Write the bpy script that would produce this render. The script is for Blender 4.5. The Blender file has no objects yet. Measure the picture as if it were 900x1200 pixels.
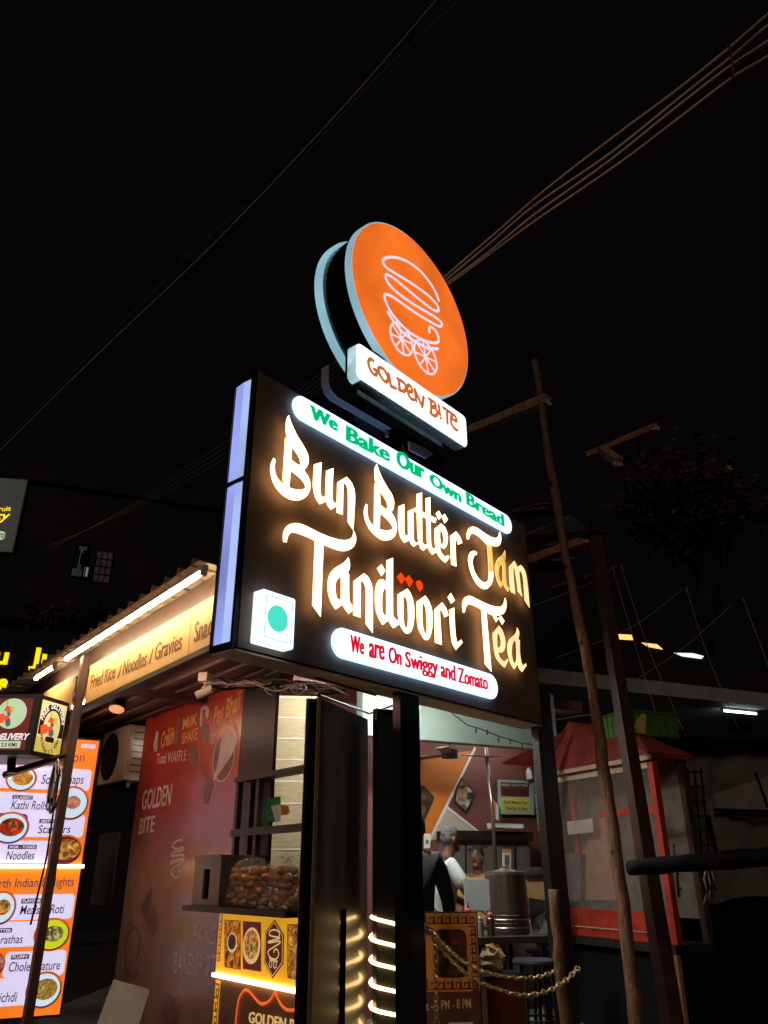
import bpy, bmesh, math, random
from mathutils import Vector, Matrix
random.seed(7)
R = math.radians
scene = bpy.context.scene
col = scene.collection

# ------------------------------------------------------------------ camera, world, exposure
CZ = 1.40
F_PX = 909.0
PITCH, ROLL = R(24.955), R(0.2426)
cam_data = bpy.data.cameras.new('camera')
cam = bpy.data.objects.new('camera', cam_data)
col.objects.link(cam)
cam_data.sensor_fit = 'VERTICAL'
cam_data.sensor_height = 36.0
cam_data.sensor_width = 27.0
cam_data.lens = 36.0 * F_PX / 1200.0
cam_data.clip_end = 600.0
cp, sp = math.cos(PITCH), math.sin(PITCH)
CAM = Vector((0, 0, CZ))

def ray(px, py):
    xp, up = (px - 450) / F_PX, (600 - py) / F_PX
    x = xp * math.cos(ROLL) + up * math.sin(ROLL)
    u = -xp * math.sin(ROLL) + up * math.cos(ROLL)
    return Vector((x, cp - u * sp, sp + u * cp))

right = (ray(450 + F_PX, 600) - ray(450, 600)).normalized()
up_v = (ray(450, 600 - F_PX) - ray(450, 600)).normalized()
back = -ray(450, 600).normalized()
cam.matrix_world = Matrix(((right.x, up_v.x, back.x, 0), (right.y, up_v.y, back.y, 0),
                           (right.z, up_v.z, back.z, CZ), (0, 0, 0, 1)))
scene.camera = cam
world = bpy.data.worlds.new('World')
scene.world = world
world.use_nodes = True
bg = world.node_tree.nodes['Background']
bg.inputs['Color'].default_value = (0.0042, 0.0029, 0.0040, 1)
bg.inputs['Strength'].default_value = 0.42
sun_data = bpy.data.lights.new('street_glow', 'SUN')
sun_data.energy = 0.32
sun_data.angle = R(12)
sun_data.color = (1.0, .80, .62)
sun = bpy.data.objects.new('street_glow', sun_data)
col.objects.link(sun)
sun.rotation_euler = Vector((.30, .88, -.36)).to_track_quat('-Z', 'Y').to_euler()
scene.view_settings.view_transform = 'Standard'
scene.view_settings.look = 'None'
scene.view_settings.exposure = 0.0
scene.view_settings.gamma = 1.0
scene.render.engine = 'CYCLES'
scene.cycles.use_denoising = True
scene.cycles.max_bounces = 5
scene.cycles.diffuse_bounces = 2
scene.cycles.glossy_bounces = 3
scene.cycles.transparent_max_bounces = 6
scene.cycles.sample_clamp_indirect = 4.0
scene.cycles.caustics_reflective = False
scene.cycles.caustics_refractive = False

# ------------------------------------------------------------------ colour and materials
def lin(c):
    def f(v):
        v /= 255.0
        return v / 12.92 if v <= 0.04045 else ((v + 0.055) / 1.055) ** 2.4
    return tuple(f(v) for v in c)

def mat(name, c, rough=0.6, metal=0.0, var=0.25, scale=9.0, bump=0.0, alpha=1.0, spec=0.5, stretch=None, coat=0.0):
    """diffuse or metal surface, colour c (linear) broken up by two octaves of noise"""
    m = bpy.data.materials.new(name)
    m.use_nodes = True
    nt = m.node_tree
    b = nt.nodes['Principled BSDF']
    b.inputs['Roughness'].default_value = rough
    b.inputs['Metallic'].default_value = metal
    b.inputs['Specular IOR Level'].default_value = spec
    b.inputs['Coat Weight'].default_value = coat
    tc = nt.nodes.new('ShaderNodeTexCoord')
    mp = nt.nodes.new('ShaderNodeMapping')
    nt.links.new(tc.outputs['Object'], mp.inputs['Vector'])
    if stretch: mp.inputs['Scale'].default_value = stretch
    n = nt.nodes.new('ShaderNodeTexNoise')
    n.inputs['Scale'].default_value = scale
    n.inputs['Detail'].default_value = 6
    n.inputs['Roughness'].default_value = 0.65
    nt.links.new(mp.outputs['Vector'], n.inputs['Vector'])
    rp = nt.nodes.new('ShaderNodeValToRGB')
    rp.color_ramp.elements[0].position = 0.3
    rp.color_ramp.elements[1].position = 0.7
    rp.color_ramp.elements[0].color = tuple(v * (1 - var) for v in c) + (1,)
    rp.color_ramp.elements[1].color = tuple(min(1, v * (1 + var * .6)) for v in c) + (1,)
    nt.links.new(n.outputs['Fac'], rp.inputs['Fac'])
    nt.links.new(rp.outputs['Color'], b.inputs['Base Color'])
    if bump:
        bp = nt.nodes.new('ShaderNodeBump')
        bp.inputs['Strength'].default_value = bump
        bp.inputs['Distance'].default_value = 0.02
        nt.links.new(n.outputs['Fac'], bp.inputs['Height'])
        nt.links.new(bp.outputs['Normal'], b.inputs['Normal'])
    if alpha < 1: b.inputs['Alpha'].default_value = alpha
    return m

def emit(name, c, s=1.0, var=0.0, scale=3.0):
    """a surface that gives off light: lamps and backlit print"""
    m = bpy.data.materials.new(name)
    m.use_nodes = True
    nt = m.node_tree
    b = nt.nodes['Principled BSDF']
    b.inputs['Base Color'].default_value = tuple(min(.8, v) for v in c) + (1,)
    b.inputs['Roughness'].default_value = 0.35
    b.inputs['Emission Color'].default_value = tuple(c) + (1,)
    b.inputs['Emission Strength'].default_value = s
    if var:
        tc = nt.nodes.new('ShaderNodeTexCoord')
        n = nt.nodes.new('ShaderNodeTexNoise')
        n.inputs['Scale'].default_value = scale
        n.inputs['Detail'].default_value = 4
        nt.links.new(tc.outputs['Object'], n.inputs['Vector'])
        mr = nt.nodes.new('ShaderNodeMapRange')
        mr.inputs['From Min'].default_value = .3
        mr.inputs['From Max'].default_value = .7
        mr.inputs['To Min'].default_value = s * (1 - var)
        mr.inputs['To Max'].default_value = s * (1 + var)
        nt.links.new(n.outputs['Fac'], mr.inputs['Value'])
        nt.links.new(mr.outputs['Result'], b.inputs['Emission Strength'])
    return m

def food(name, cols, scale=30.0, s=1.0, lit=True):
    """printed photograph of a dish: mottled cells"""
    m = bpy.data.materials.new(name)
    m.use_nodes = True
    nt = m.node_tree
    b = nt.nodes['Principled BSDF']
    tc = nt.nodes.new('ShaderNodeTexCoord')
    nz = nt.nodes.new('ShaderNodeTexNoise')
    nz.inputs['Scale'].default_value = scale * .6
    nz.inputs['Detail'].default_value = 4
    nt.links.new(tc.outputs['Object'], nz.inputs['Vector'])
    mx = nt.nodes.new('ShaderNodeMixRGB')
    mx.blend_type = 'LINEAR_LIGHT'
    mx.inputs['Fac'].default_value = .05
    nt.links.new(tc.outputs['Object'], mx.inputs['Color1'])
    nt.links.new(nz.outputs['Color'], mx.inputs['Color2'])
    v = nt.nodes.new('ShaderNodeTexVoronoi')
    v.inputs['Scale'].default_value = scale
    nt.links.new(mx.outputs['Color'], v.inputs['Vector'])
    sep = nt.nodes.new('ShaderNodeSeparateColor')
    nt.links.new(v.outputs['Color'], sep.inputs['Color'])
    rp = nt.nodes.new('ShaderNodeValToRGB')
    rp.color_ramp.interpolation = 'LINEAR'
    while len(rp.color_ramp.elements) < len(cols): rp.color_ramp.elements.new(.5)
    for i, c in enumerate(cols):
        rp.color_ramp.elements[i].position = .1 + .8 * i / max(1, len(cols) - 1)
        rp.color_ramp.elements[i].color = lin(c) + (1,)
    nt.links.new(sep.outputs['Red'], rp.inputs['Fac'])
    ml = nt.nodes.new('ShaderNodeMixRGB')
    ml.blend_type = 'MULTIPLY'
    ml.inputs['Fac'].default_value = .7
    r2 = nt.nodes.new('ShaderNodeMapRange')
    r2.inputs['From Max'].default_value = .6
    r2.inputs['To Min'].default_value = 1.15
    r2.inputs['To Max'].default_value = .3
    nt.links.new(v.outputs['Distance'], r2.inputs['Value'])
    nt.links.new(rp.outputs['Color'], ml.inputs['Color1'])
    nt.links.new(r2.outputs['Result'], ml.inputs['Color2'])
    nt.links.new(ml.outputs['Color'], b.inputs['Base Color'])
    if lit:
        nt.links.new(ml.outputs['Color'], b.inputs['Emission Color'])
        b.inputs['Emission Strength'].default_value = s
    return m

def film(name, tint, alpha):
    m = bpy.data.materials.new(name)
    m.use_nodes = True
    b = m.node_tree.nodes['Principled BSDF']
    b.inputs['Base Color'].default_value = tint + (1,)
    b.inputs['Roughness'].default_value = 0.08
    b.inputs['Alpha'].default_value = alpha
    b.inputs['Specular IOR Level'].default_value = 1.0
    return m

M = {}
M['asphalt'] = mat('asphalt', (.05, .048, .047), .9, var=.4, scale=30, bump=.3)
M['concrete'] = mat('concrete', (.30, .29, .27), .85, var=.35, scale=3, bump=.15)
M['black_metal'] = mat('black_metal', (.012, .011, .012), .38, var=.4)
M['black_matte'] = mat('black_matte', (.011, .010, .010), .75, var=.4, spec=.25)
M['black_gloss'] = mat('black_gloss', (.010, .009, .009), .16, var=.3, spec=.6)
M['panel_gloss'] = mat('glossy_black_panel', (.010, .008, .006), .36, var=.3, spec=.95, coat=.50)
M['panel_gloss'].node_tree.nodes['Principled BSDF'].inputs['Coat Roughness'].default_value = .06
M['sign_face'] = mat('sign_face_acrylic', (.20, .135, .100), .55, var=.30, scale=3.0, spec=.2)
M['sign_under'] = mat('sign_underside_sheet', (.72, .60, .46), .7, var=.2, scale=3)
M['letter'] = emit('warm_letter_acrylic', (1.0, .66, .32), 4.5)
M['letter_back'] = emit('warm_letter_backlight', (1.0, .58, .25), 2.6)
M['letter_dim'] = emit('dim_gold_letter_acrylic', (1.0, .60, .13), 1.0, var=.35, scale=9)
M['letter_pale'] = emit('pale_yellow_letter_acrylic', (1.0, .84, .42), 1.05, var=.12, scale=9)
M['diamond'] = emit('orange_diamond_acrylic', lin((255, 72, 10)), 1.0)
M['pill'] = emit('cool_white_acrylic', (.55, .80, 1.0), 2.5)
M['pill_side'] = emit('cool_white_acrylic_edge', (.34, .60, 1.0), 2.2)
M['mark_side'] = emit('white_mark_box_edge', (.72, .86, 1.0), 1.25)
M['green_ink'] = emit('green_print', lin((4, 196, 122)), .9)
M['red_ink'] = emit('red_print', lin((214, 30, 50)), .95)
M['dot'] = emit('teal_print', lin((75, 225, 200)), 1.0)
M['lavender'] = emit('lavender_side_acrylic', lin((140, 152, 224)), 1.0, var=.32, scale=1.5)
M['lavender_pale'] = emit('pale_lavender_side_acrylic', lin((166, 188, 244)), 1.0, var=.28, scale=1.2)
M['disc'] = emit('orange_disc_acrylic', lin((240, 112, 36)), 1.0, var=.20, scale=2.2)
M['disc_edge'] = emit('pale_blue_disc_edge', lin((150, 196, 214)), .75, var=.2, scale=2)
M['emblem'] = emit('pale_emblem_print', lin((214, 222, 246)), 1.0)
M['name_face'] = emit('white_name_acrylic', (.86, .96, 1.0), 1.7)
M['name_edge'] = emit('white_name_edge', lin((170, 205, 215)), .85, var=.4, scale=8)
M['brown_ink'] = emit('orange_brown_print', lin((205, 108, 52)), .9)
M['silver'] = mat('silver_foil', (.55, .55, .55), .28, 1.0, var=.4, scale=25, bump=.6)
M['bracket'] = mat('grey_bracket_metal', (.45, .43, .58), .5, .3, var=.3)
M['tube_lit'] = emit('warm_tube_glass', (1.0, .76, .44), 72.0)
M['spot_lit'] = emit('warm_spot_lamp', (1.0, .40, .18), .7)
M['added_tube_in'] = emit('warm_added_tube_glass', (1.0, .62, .46), 32.0)
M['win_o'] = emit('orange_lit_window', (1.0, .52, .16), 1.5)
M['win_w'] = emit('white_lit_window', (.8, .95, 1.0), 1.2)
M['win_d'] = emit('amber_dim_window', (.5, .22, .05), .6)
M['wire_warm'] = mat('bright_orange_cable', (.90, .52, .36), .6, var=.2)  # bright orange base colour
M['wire_thin'] = mat('pale_grey_cable', (.6, .56, .54), .6, var=.2)
M['tube_small'] = emit('cool_small_tube_glass', (.72, .92, 1.0), 10.0)
M['added_tube_mid'] = emit('cool_added_inner_tube_glass', (.95, .95, .88), 26.0)
M['added_tube_panel'] = emit('warm_white_added_tube', (1.0, .86, .66), 4.0)
M['added_tube_cool'] = emit('cool_added_tube_glass', (.90, .95, .90), 380.0)
M['cap'] = mat('white_plastic', (.7, .68, .64), .5, var=.1)
M['fascia'] = mat('cream_fascia_print', (.86, .50, .20), .55, var=.10, scale=3)
M['fascia_ink'] = mat('brown_fascia_ink', (.22, .10, .035), .6, var=.2)
M['roof_sheet'] = mat('galvanised_roof_sheet', (.52, .40, .28), .5, .2, var=.3, scale=5)
M['ceiling_sheet'] = mat('brown_ceiling_sheet', (.10, .052, .044), .5, var=.3)
M['brown_steel'] = mat('brown_painted_steel', (.055, .024, .021), .5, var=.35)
M['mural'] = mat('red_mural_print', (.50, .085, .06), .42, var=.15, scale=2.5, spec=.5)
M['mural_low'] = mat('brown_mural_print', (.40, .23, .17), .42, var=.25, scale=4, spec=.5)
M['mural_ink'] = mat('yellow_mural_ink', (.72, .36, .08), .5, var=.25)
M['mural_pale'] = mat('pale_mural_ink', (.62, .52, .50), .5, var=.25)
M['mural_dark'] = mat('dark_mural_ink', (.16, .075, .065), .5, var=.3)
M['cream_metal'] = mat('cream_ac_casing', (.55, .44, .33), .5, var=.2, scale=4)
M['plank'] = mat('beige_wall_plank', (.33, .25, .14), .8, var=.3, scale=7, stretch=(1, 1, 6))
M['grout'] = mat('pale_plank_joint', (.52, .47, .39), .8, var=.1)
M['white_pipe'] = mat('white_conduit', (.55, .56, .58), .5, var=.15)
M['white_plastic'] = mat('white_camera_plastic', (.66, .60, .50), .45, var=.15)
M['teal_steel'] = mat('dark_teal_steel', (.010, .016, .020), .36, var=.4, spec=.25)
M['shelf'] = mat('dark_shelf_steel', (.022, .015, .014), .5, var=.4, scale=12)
M['crate_grey'] = mat('grey_translucent_crate', (.11, .095, .08), .4, var=.3)
M['bun'] = mat('baked_bun_crust', (.60, .23, .065), .42, var=.8, scale=18, bump=.3)
M['film'] = film('clear_bag_film', (.8, .7, .6), .09)
M['counter_print'] = emit('yellow_backlit_print', lin((226, 160, 28)), .80, var=.12, scale=5)
M['counter_low'] = mat('brown_counter_print', (.24, .105, .045), .45, var=.3, scale=4)
M['counter_dark'] = emit('maroon_backlit_print', lin((74, 22, 14)), .8)
M['counter_frame'] = emit('dark_photo_border_print', lin((110, 52, 20)), .7)
M['led'] = emit('warm_led_strip', (1.0, .74, .40), 7.0)
M['rope'] = emit('warm_led_rope', (1.0, .62, .24), 8.0)
M['neon'] = emit('orange_neon_line', lin((240, 96, 30)), .8)
M['cream_ink'] = emit('cream_lettering', lin((232, 196, 130)), .65)
M['menu_orange'] = emit('orange_menu_print', lin((232, 122, 34)), .95, var=.10, scale=2)
M['menu_card'] = emit('pale_lilac_menu_card', lin((208, 204, 240)), .95, var=.04, scale=2)
M['menu_shadow'] = emit('dark_orange_menu_print', lin((196, 84, 22)), .9)
M['menu_ink'] = emit('dark_menu_ink', lin((46, 30, 40)), .6)
M['menu_tag'] = emit('dark_purple_menu_tag', lin((62, 42, 78)), .8)
M['menu_white'] = emit('white_menu_ink', lin((235, 232, 240)), .9)
M['menu_band'] = emit('lilac_menu_band', lin((196, 190, 228)), .8)
M['plate_white'] = emit('pale_blue_plate_print', lin((196, 222, 240)), .9)
M['plate_lime'] = emit('lime_plate_print', lin((190, 205, 30)), .9)
M['plate_dark'] = emit('dark_plate_print', lin((70, 30, 34)), .8)
M['plate_blue'] = emit('blue_cloth_print', lin((34, 50, 150)), .8)
M['maroon_lit'] = emit('maroon_backlit_acrylic', lin((96, 26, 26)), .85)
M['mint_lit'] = emit('mint_backlit_acrylic', lin((176, 206, 168)), .85)
M['cream_lit'] = emit('cream_backlit_acrylic', lin((214, 200, 140)), .85)
M['dark_lit'] = emit('dark_brown_print', lin((40, 16, 18)), .6)
M['olive_lit'] = emit('olive_backlit_acrylic', lin((190, 172, 82)), .85)
M['scooter_red'] = emit('red_scooter_print', lin((222, 84, 44)), .85)
M['grey_print'] = emit('grey_print', lin((88, 96, 100)), .7)
M['yellow_lit'] = emit('yellow_backlit_letter', lin((255, 226, 10)), 1.1)
M['far_wall'] = mat('night_plaster_wall', (.013, .0085, .0075), .9, var=.25, scale=.4)
M['far_board'] = emit('dim_grey_signboard', lin((27, 32, 33)), .9)
M['window_lit'] = emit('dim_lit_window', lin((100, 108, 112)), .9, var=.4, scale=4)
M['window_dim'] = emit('dim_window', lin((34, 30, 30)), .9, var=.4, scale=4)
M['wire'] = mat('grey_cable', (.80, .60, .54), .6, var=.2)
M['wire_dark'] = mat('dark_cable', (.22, .19, .19), .6, var=.2)
M['board_white'] = mat('grey_white_sheet', (.62, .54, .52), .6, var=.12)
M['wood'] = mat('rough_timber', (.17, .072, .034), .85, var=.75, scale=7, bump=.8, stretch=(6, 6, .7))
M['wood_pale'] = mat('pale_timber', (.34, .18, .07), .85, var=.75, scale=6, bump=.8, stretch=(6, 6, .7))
M['wood_lit'] = mat('lit_orange_timber', (.50, .20, .09), .85, var=.7, scale=6, bump=.8, stretch=(6, 6, .7))  # brighter timber copy, the lit look is put into the colour
M['wood_dim'] = mat('darkened_timber', (.13, .058, .020), .85, var=.75, scale=6, bump=.8, stretch=(6, 6, .7))  # timber copy with shade in its base colour, keeps the post dim
M['wood_cut'] = mat('sawn_timber_end', (.45, .27, .20), .85, var=.4, scale=14)
M['wall_brown'] = mat('maroon_brown_wall', (.18, .058, .044), .6, var=.15, scale=2)
M['wall_orange'] = mat('orange_wall_paint', (.60, .16, .022), .6, var=.12, scale=2)
M['wall_beige'] = mat('beige_wall_paint', (.52, .42, .31), .6, var=.12, scale=2)
M['stripe'] = mat('white_wall_trim', (.75, .70, .64), .5, var=.08)
M['beam_white'] = mat('pale_green_beam', (.34, .41, .36), .6, var=.12, scale=2)
M['steel'] = mat('brushed_steel', (.42, .38, .36), .3, .85, var=.25, scale=6, stretch=(1, 1, .1))
M['steel_dark'] = mat('sooty_steel', (.14, .105, .095), .33, .6, var=.4, scale=6, stretch=(8, 8, .6))
M['cabinet'] = mat('grey_brown_cabinet', (.17, .14, .125), .55, var=.3, scale=3)
M['cart_red'] = mat('red_cart_paint', (.44, .035, .014), .55, var=.6, scale=7, bump=.25)
M['cart_orange'] = mat('faded_orange_wood', (.42, .15, .06), .7, var=.45, scale=8, stretch=(5, 5, .8))
M['cart_cream'] = mat('cream_cart_trim', (.48, .36, .24), .6, var=.25)
M['cart_pane'] = mat('dusty_cart_sheet', (.19, .155, .135), .45, var=.55, scale=4)
M['tan'] = mat('tan_sheet', (.55, .29, .18), .6, var=.2)
M['void_black'] = mat('near_black_surface', (.005, .0045, .006), .9, var=.4, scale=4, bump=.4, spec=.15)  # near-black base keeps the space under the cart dark
M['cart_roof'] = mat('dark_red_roof', (.22, .018, .010), .65, var=.6, scale=5, bump=.3)  # darker red than the cart skirt
M['glass'] = film('dusty_cart_glass', (.34, .28, .24), .18)
M['lime'] = mat('lime_plastic', (.06, .15, .015), .45, var=.2)
M['tarp'] = mat('grey_tarpaulin', (.12, .105, .085), .75, var=.4, scale=3, bump=.3)
M['tarp_pale'] = mat('pale_tarpaulin', (.24, .21, .17), .7, var=.3, scale=3, bump=.3)
M['leaf'] = mat('dry_leaf', (.035, .020, .011), .7, var=.6, scale=3)
M['bark'] = mat('tree_bark', (.008, .005, .004), .9, var=.5, scale=8, bump=.6)
M['skin'] = mat('brown_skin', (.17, .075, .045), .5, var=.12)
M['hair_grey'] = mat('grey_hair', (.13, .125, .12), .9, var=.7, scale=45, bump=.6)
M['hair_black'] = mat('black_hair', (.012, .010, .010), .6, var=.4, scale=60)
M['shirt_white'] = mat('white_shirt_cloth', (.66, .70, .68), .85, var=.12, scale=8, bump=.3)
M['shirt_yellow'] = mat('yellow_shirt_cloth', (.52, .33, .06), .85, var=.2, scale=8)
M['cloth_black'] = mat('black_cloth', (.010, .010, .012), .9, var=.3)
M['eye'] = mat('eye_white', (.3, .28, .26), .3, var=.05)
M['saffron'] = mat('saffron_cloth', (.75, .22, .03), .8, var=.1)
M['white_cloth'] = mat('white_cloth', (.72, .72, .70), .8, var=.08)
M['green_cloth'] = mat('green_cloth', (.02, .24, .05), .8, var=.1)
M['paper'] = mat('brown_paper', (.40, .25, .12), .8, var=.3, scale=10, bump=.5)
M['white_board'] = mat('white_sheet', (.78, .83, .88), .5, var=.06)
M['lime_panel'] = mat('lime_yellow_print', (.55, .50, .10), .5, var=.1)
M['maroon_panel'] = mat('maroon_print', (.17, .025, .02), .5, var=.1)
M['ink'] = mat('black_ink', (.02, .018, .018), .6, var=.1)
M['red_plastic'] = mat('red_plastic', (.50, .05, .03), .4, var=.1)
M['poster_orange'] = mat('orange_poster_print', (.70, .28, .07), .55, var=.18, scale=5)
M['poster_dark'] = mat('dark_brown_poster_print', (.10, .032, .022), .55, var=.2)
M['poster_ink'] = mat('cream_poster_ink', (.62, .46, .32), .55, var=.1)
M['brass'] = mat('brass_chain', (.62, .42, .20), .45, .6, var=.6, scale=30)
M['gold_strip'] = mat('gold_edge_strip', (.58, .38, .14), .45, .35, var=.3, scale=3)
M['stool'] = mat('dark_blue_stool', (.03, .032, .05), .5, var=.2)

# ------------------------------------------------------------------ frames and mesh building
class Frame:
    """an upright plane in the place: u runs along it, z is height, n stands out of it towards the street"""
    def __init__(s, o, yaw):
        s.o = Vector((o[0], o[1], 0))
        y = R(yaw)
        s.d = Vector((math.sin(y), math.cos(y), 0))
        s.n = Vector((s.d.y, -s.d.x, 0))
        if s.n.dot(CAM - s.o) < 0: s.n = -s.n
    def p(s, u, z, n=0.0): return s.o + s.d * u + s.n * n + Vector((0, 0, z))
    def px(s, x, y, n=0.0):
        r = ray(x, y)
        t = (s.o + s.n * n - Vector((0, 0, 0)) - Vector((CAM.x, CAM.y, 0))).dot(s.n) / r.dot(s.n)
        q = CAM + r * t
        return ((q - s.o).dot(s.d), q.z)

def at_y(px, py, Y): r = ray(px, py); return CAM + r * (Y / r.y)
def at_z(px, py, z): r = ray(px, py); return CAM + r * ((z - CZ) / r.z)

class MB:
    def __init__(s): s.v, s.f, s.m = [], [], []
    def add(s, vs, fs, mi=0):
        b = len(s.v)
        s.v += [Vector(v) for v in vs]
        s.f += [tuple(b + i for i in f) for f in fs]
        s.m += [mi] * len(fs)
        return s
    def box(s, fr, u0, u1, z0, z1, n0, n1, mi=0):
        P = [fr.p(u, z, n) for n in (n0, n1) for z in (z0, z1) for u in (u0, u1)]
        return s.add(P, [(0, 1, 3, 2), (4, 6, 7, 5), (0, 4, 5, 1), (2, 3, 7, 6), (0, 2, 6, 4), (1, 5, 7, 3)], mi)
    def prism(s, fr, uz, n0, n1, mi=0):
        k = len(uz)
        P = [fr.p(u, z, n0) for u, z in uz] + [fr.p(u, z, n1) for u, z in uz]
        fs = [tuple(range(k)), tuple(range(2 * k - 1, k - 1, -1))]
        fs += [(i, (i + 1) % k, k + (i + 1) % k, k + i) for i in range(k)]
        return s.add(P, fs, mi)
    def abox(s, c, sx, sy, sz, rz=0.0, mi=0):
        ca, sa = math.cos(rz), math.sin(rz)
        P = []
        for dz in (-.5, .5):
            for dy in (-.5, .5):
                for dx in (-.5, .5):
                    x, y = dx * sx, dy * sy
                    P.append((c[0] + x * ca - y * sa, c[1] + x * sa + y * ca, c[2] + dz * sz))
        return s.add(P, [(0, 1, 3, 2), (4, 6, 7, 5), (0, 4, 5, 1), (2, 3, 7, 6), (0, 2, 6, 4), (1, 5, 7, 3)], mi)
    def tube(s, pts, r, seg=8, mi=0, closed=False, flat=None, taper=None):
        pts = [Vector(p) for p in pts]
        n = len(pts)
        rings = []
        for i, p in enumerate(pts):
            a = pts[i - 1] if (i or closed) else p
            b = pts[(i + 1) % n] if (i < n - 1 or closed) else p
            t = (b - a)
            t = t.normalized() if t.length > 1e-9 else Vector((0, 0, 1))
            if flat is not None:
                x = flat
                y = t.cross(flat)
                y = y.normalized() if y.length > 1e-9 else Vector((0, 0, 1))
                k = .35
            else:
                ref = Vector((0, 0, 1)) if abs(t.z) < .95 else Vector((1, 0, 0))
                x = t.cross(ref).normalized()
                y = t.cross(x).normalized()
                k = 1.0
            rr = r if taper is None else taper[i]
            rings.append([p + x * (math.cos(q) * rr * k) + y * (math.sin(q) * rr) for q in [2 * math.pi * j / seg for j in range(seg)]])
        V = [v for g in rings for v in g]
        fs = []
        for i in range(n if closed else n - 1):
            i2 = (i + 1) % n
            for j in range(seg):
                j2 = (j + 1) % seg
                fs.append((i * seg + j, i * seg + j2, i2 * seg + j2, i2 * seg + j))
        if not closed:
            fs.append(tuple(range(seg - 1, -1, -1)))
            fs.append(tuple((n - 1) * seg + j for j in range(seg)))
        return s.add(V, fs, mi)
    def lathe(s, c, prof, seg=24, mi=0):
        V, fs = [], []
        for r, z in prof:
            for j in range(seg):
                a = 2 * math.pi * j / seg
                V.append((c[0] + r * math.cos(a), c[1] + r * math.sin(a), c[2] + z))
        for i in range(len(prof) - 1):
            for j in range(seg):
                j2 = (j + 1) % seg
                fs.append((i * seg + j, i * seg + j2, (i + 1) * seg + j2, (i + 1) * seg + j))
        fs.append(tuple(range(seg - 1, -1, -1)))
        fs.append(tuple((len(prof) - 1) * seg + j for j in range(seg)))
        return s.add(V, fs, mi)
    def ball(s, c, rx, ry, rz, seg=12, rings=8, mi=0, rot=0.0):
        ca, sa = math.cos(rot), math.sin(rot)
        V = []
        for i in range(rings + 1):
            th = math.pi * i / rings
            for j in range(seg):
                a = 2 * math.pi * j / seg
                x, y = rx * math.sin(th) * math.cos(a), ry * math.sin(th) * math.sin(a)
                V.append((c[0] + x * ca - y * sa, c[1] + x * sa + y * ca, c[2] + rz * math.cos(th)))
        fs = []
        for i in range(rings):
            for j in range(seg):
                j2 = (j + 1) % seg
                fs.append((i * seg + j, (i + 1) * seg + j, (i + 1) * seg + j2, i * seg + j2))
        return s.add(V, fs, mi)
    def build(s, name, mats, parent=None, smooth=False, bevel=0.0, origin=None):
        if not isinstance(mats, (list, tuple)): mats = [mats]
        if parent is not None: org = parent.matrix_world.translation.copy()
        elif origin is not None: org = Vector(origin)
        else:
            lo = Vector([min(v[i] for v in s.v) for i in range(3)])
            hi = Vector([max(v[i] for v in s.v) for i in range(3)])
            org = Vector(((lo.x + hi.x) / 2, (lo.y + hi.y) / 2, lo.z))
        me = bpy.data.meshes.new(name)
        me.from_pydata([v - org for v in s.v], [], s.f)
        for m in mats: me.materials.append(m)
        for p, i in zip(me.polygons, s.m): p.material_index = i
        bm = bmesh.new(); bm.from_mesh(me)
        bmesh.ops.remove_doubles(bm, verts=bm.verts, dist=1e-5)
        bmesh.ops.recalc_face_normals(bm, faces=bm.faces)
        if bevel:
            bmesh.ops.bevel(bm, geom=[e for e in bm.edges if len(e.link_faces) == 2 and e.calc_face_angle(0) > .6],
                            offset=bevel, segments=2, affect='EDGES', profile=.6)
        bm.to_mesh(me); bm.free()
        if smooth:
            for p in me.polygons: p.use_smooth = True
        o = bpy.data.objects.new(name, me)
        col.objects.link(o)
        if parent is not None: o.parent = parent
        else: o.location = org
        o.matrix_world.translation = org
        return o

def tag(o, label=None, cat=None, group=None, kind=None):
    if label: o['label'] = label
    if cat: o['category'] = cat
    if group: o['group'] = group
    if kind: o['kind'] = kind
    return o

def thing(name, label, cat, loc, group=None):
    o = bpy.data.objects.new(name, None)
    o.empty_display_size = .1
    col.objects.link(o)
    o.location = loc
    o.matrix_world.translation = Vector(loc)
    return tag(o, label, cat, group)

def smooth_loop(spec, org, sc, closed=True, sub=5):
    """'x,y x,yC ...' in enlarged picture units -> picture points; C marks a corner"""
    pts, cor = [], []
    for w in spec.split():
        c = w.endswith('C')
        x, y = w.rstrip('C').split(',')
        pts.append((org[0] + float(x) * sc, org[1] + float(y) * sc)); cor.append(c)
    n = len(pts)
    out = []
    rng = range(n) if closed else range(n - 1)
    for i in rng:
        p1, p2 = pts[i], pts[(i + 1) % n]
        c1, c2 = cor[i], cor[(i + 1) % n]
        p0 = pts[i - 1] if (i > 0 or closed) else p1
        p3 = pts[(i + 2) % n] if (i + 2 < n or closed) else p2
        if c1: p0 = p1
        if c2: p3 = p2
        k = 1 if (c1 and c2) else sub
        for j in range(k):
            t = j / k
            out.append(tuple(.5 * (2 * p1[a] + (p2[a] - p0[a]) * t + (2 * p0[a] - 5 * p1[a] + 4 * p2[a] - p3[a]) * t * t
                                   + (3 * p1[a] - p0[a] - 3 * p2[a] + p3[a]) * t ** 3) for a in (0, 1)))
    if not closed: out.append(pts[-1])
    return out

def filled(fr, loops, n0, n1, mb, mi=0):
    """loops of (u, z); fills with holes, extrudes between n0 and n1, adds to mb"""
    cu = bpy.data.curves.new('tmp', 'CURVE')
    cu.dimensions = '2D'; cu.fill_mode = 'BOTH'; cu.extrude = abs(n1 - n0) / 2
    for lp in loops:
        sp_ = cu.splines.new('POLY')
        sp_.points.add(len(lp) - 1)
        for q, (u, z) in zip(sp_.points, lp): q.co = (u, z, 0, 1)
        sp_.use_cyclic_u = True
    curve_into(cu, lambda c: fr.p(c.x, c.y, (n0 + n1) / 2 + c.z), mb, mi)

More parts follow.
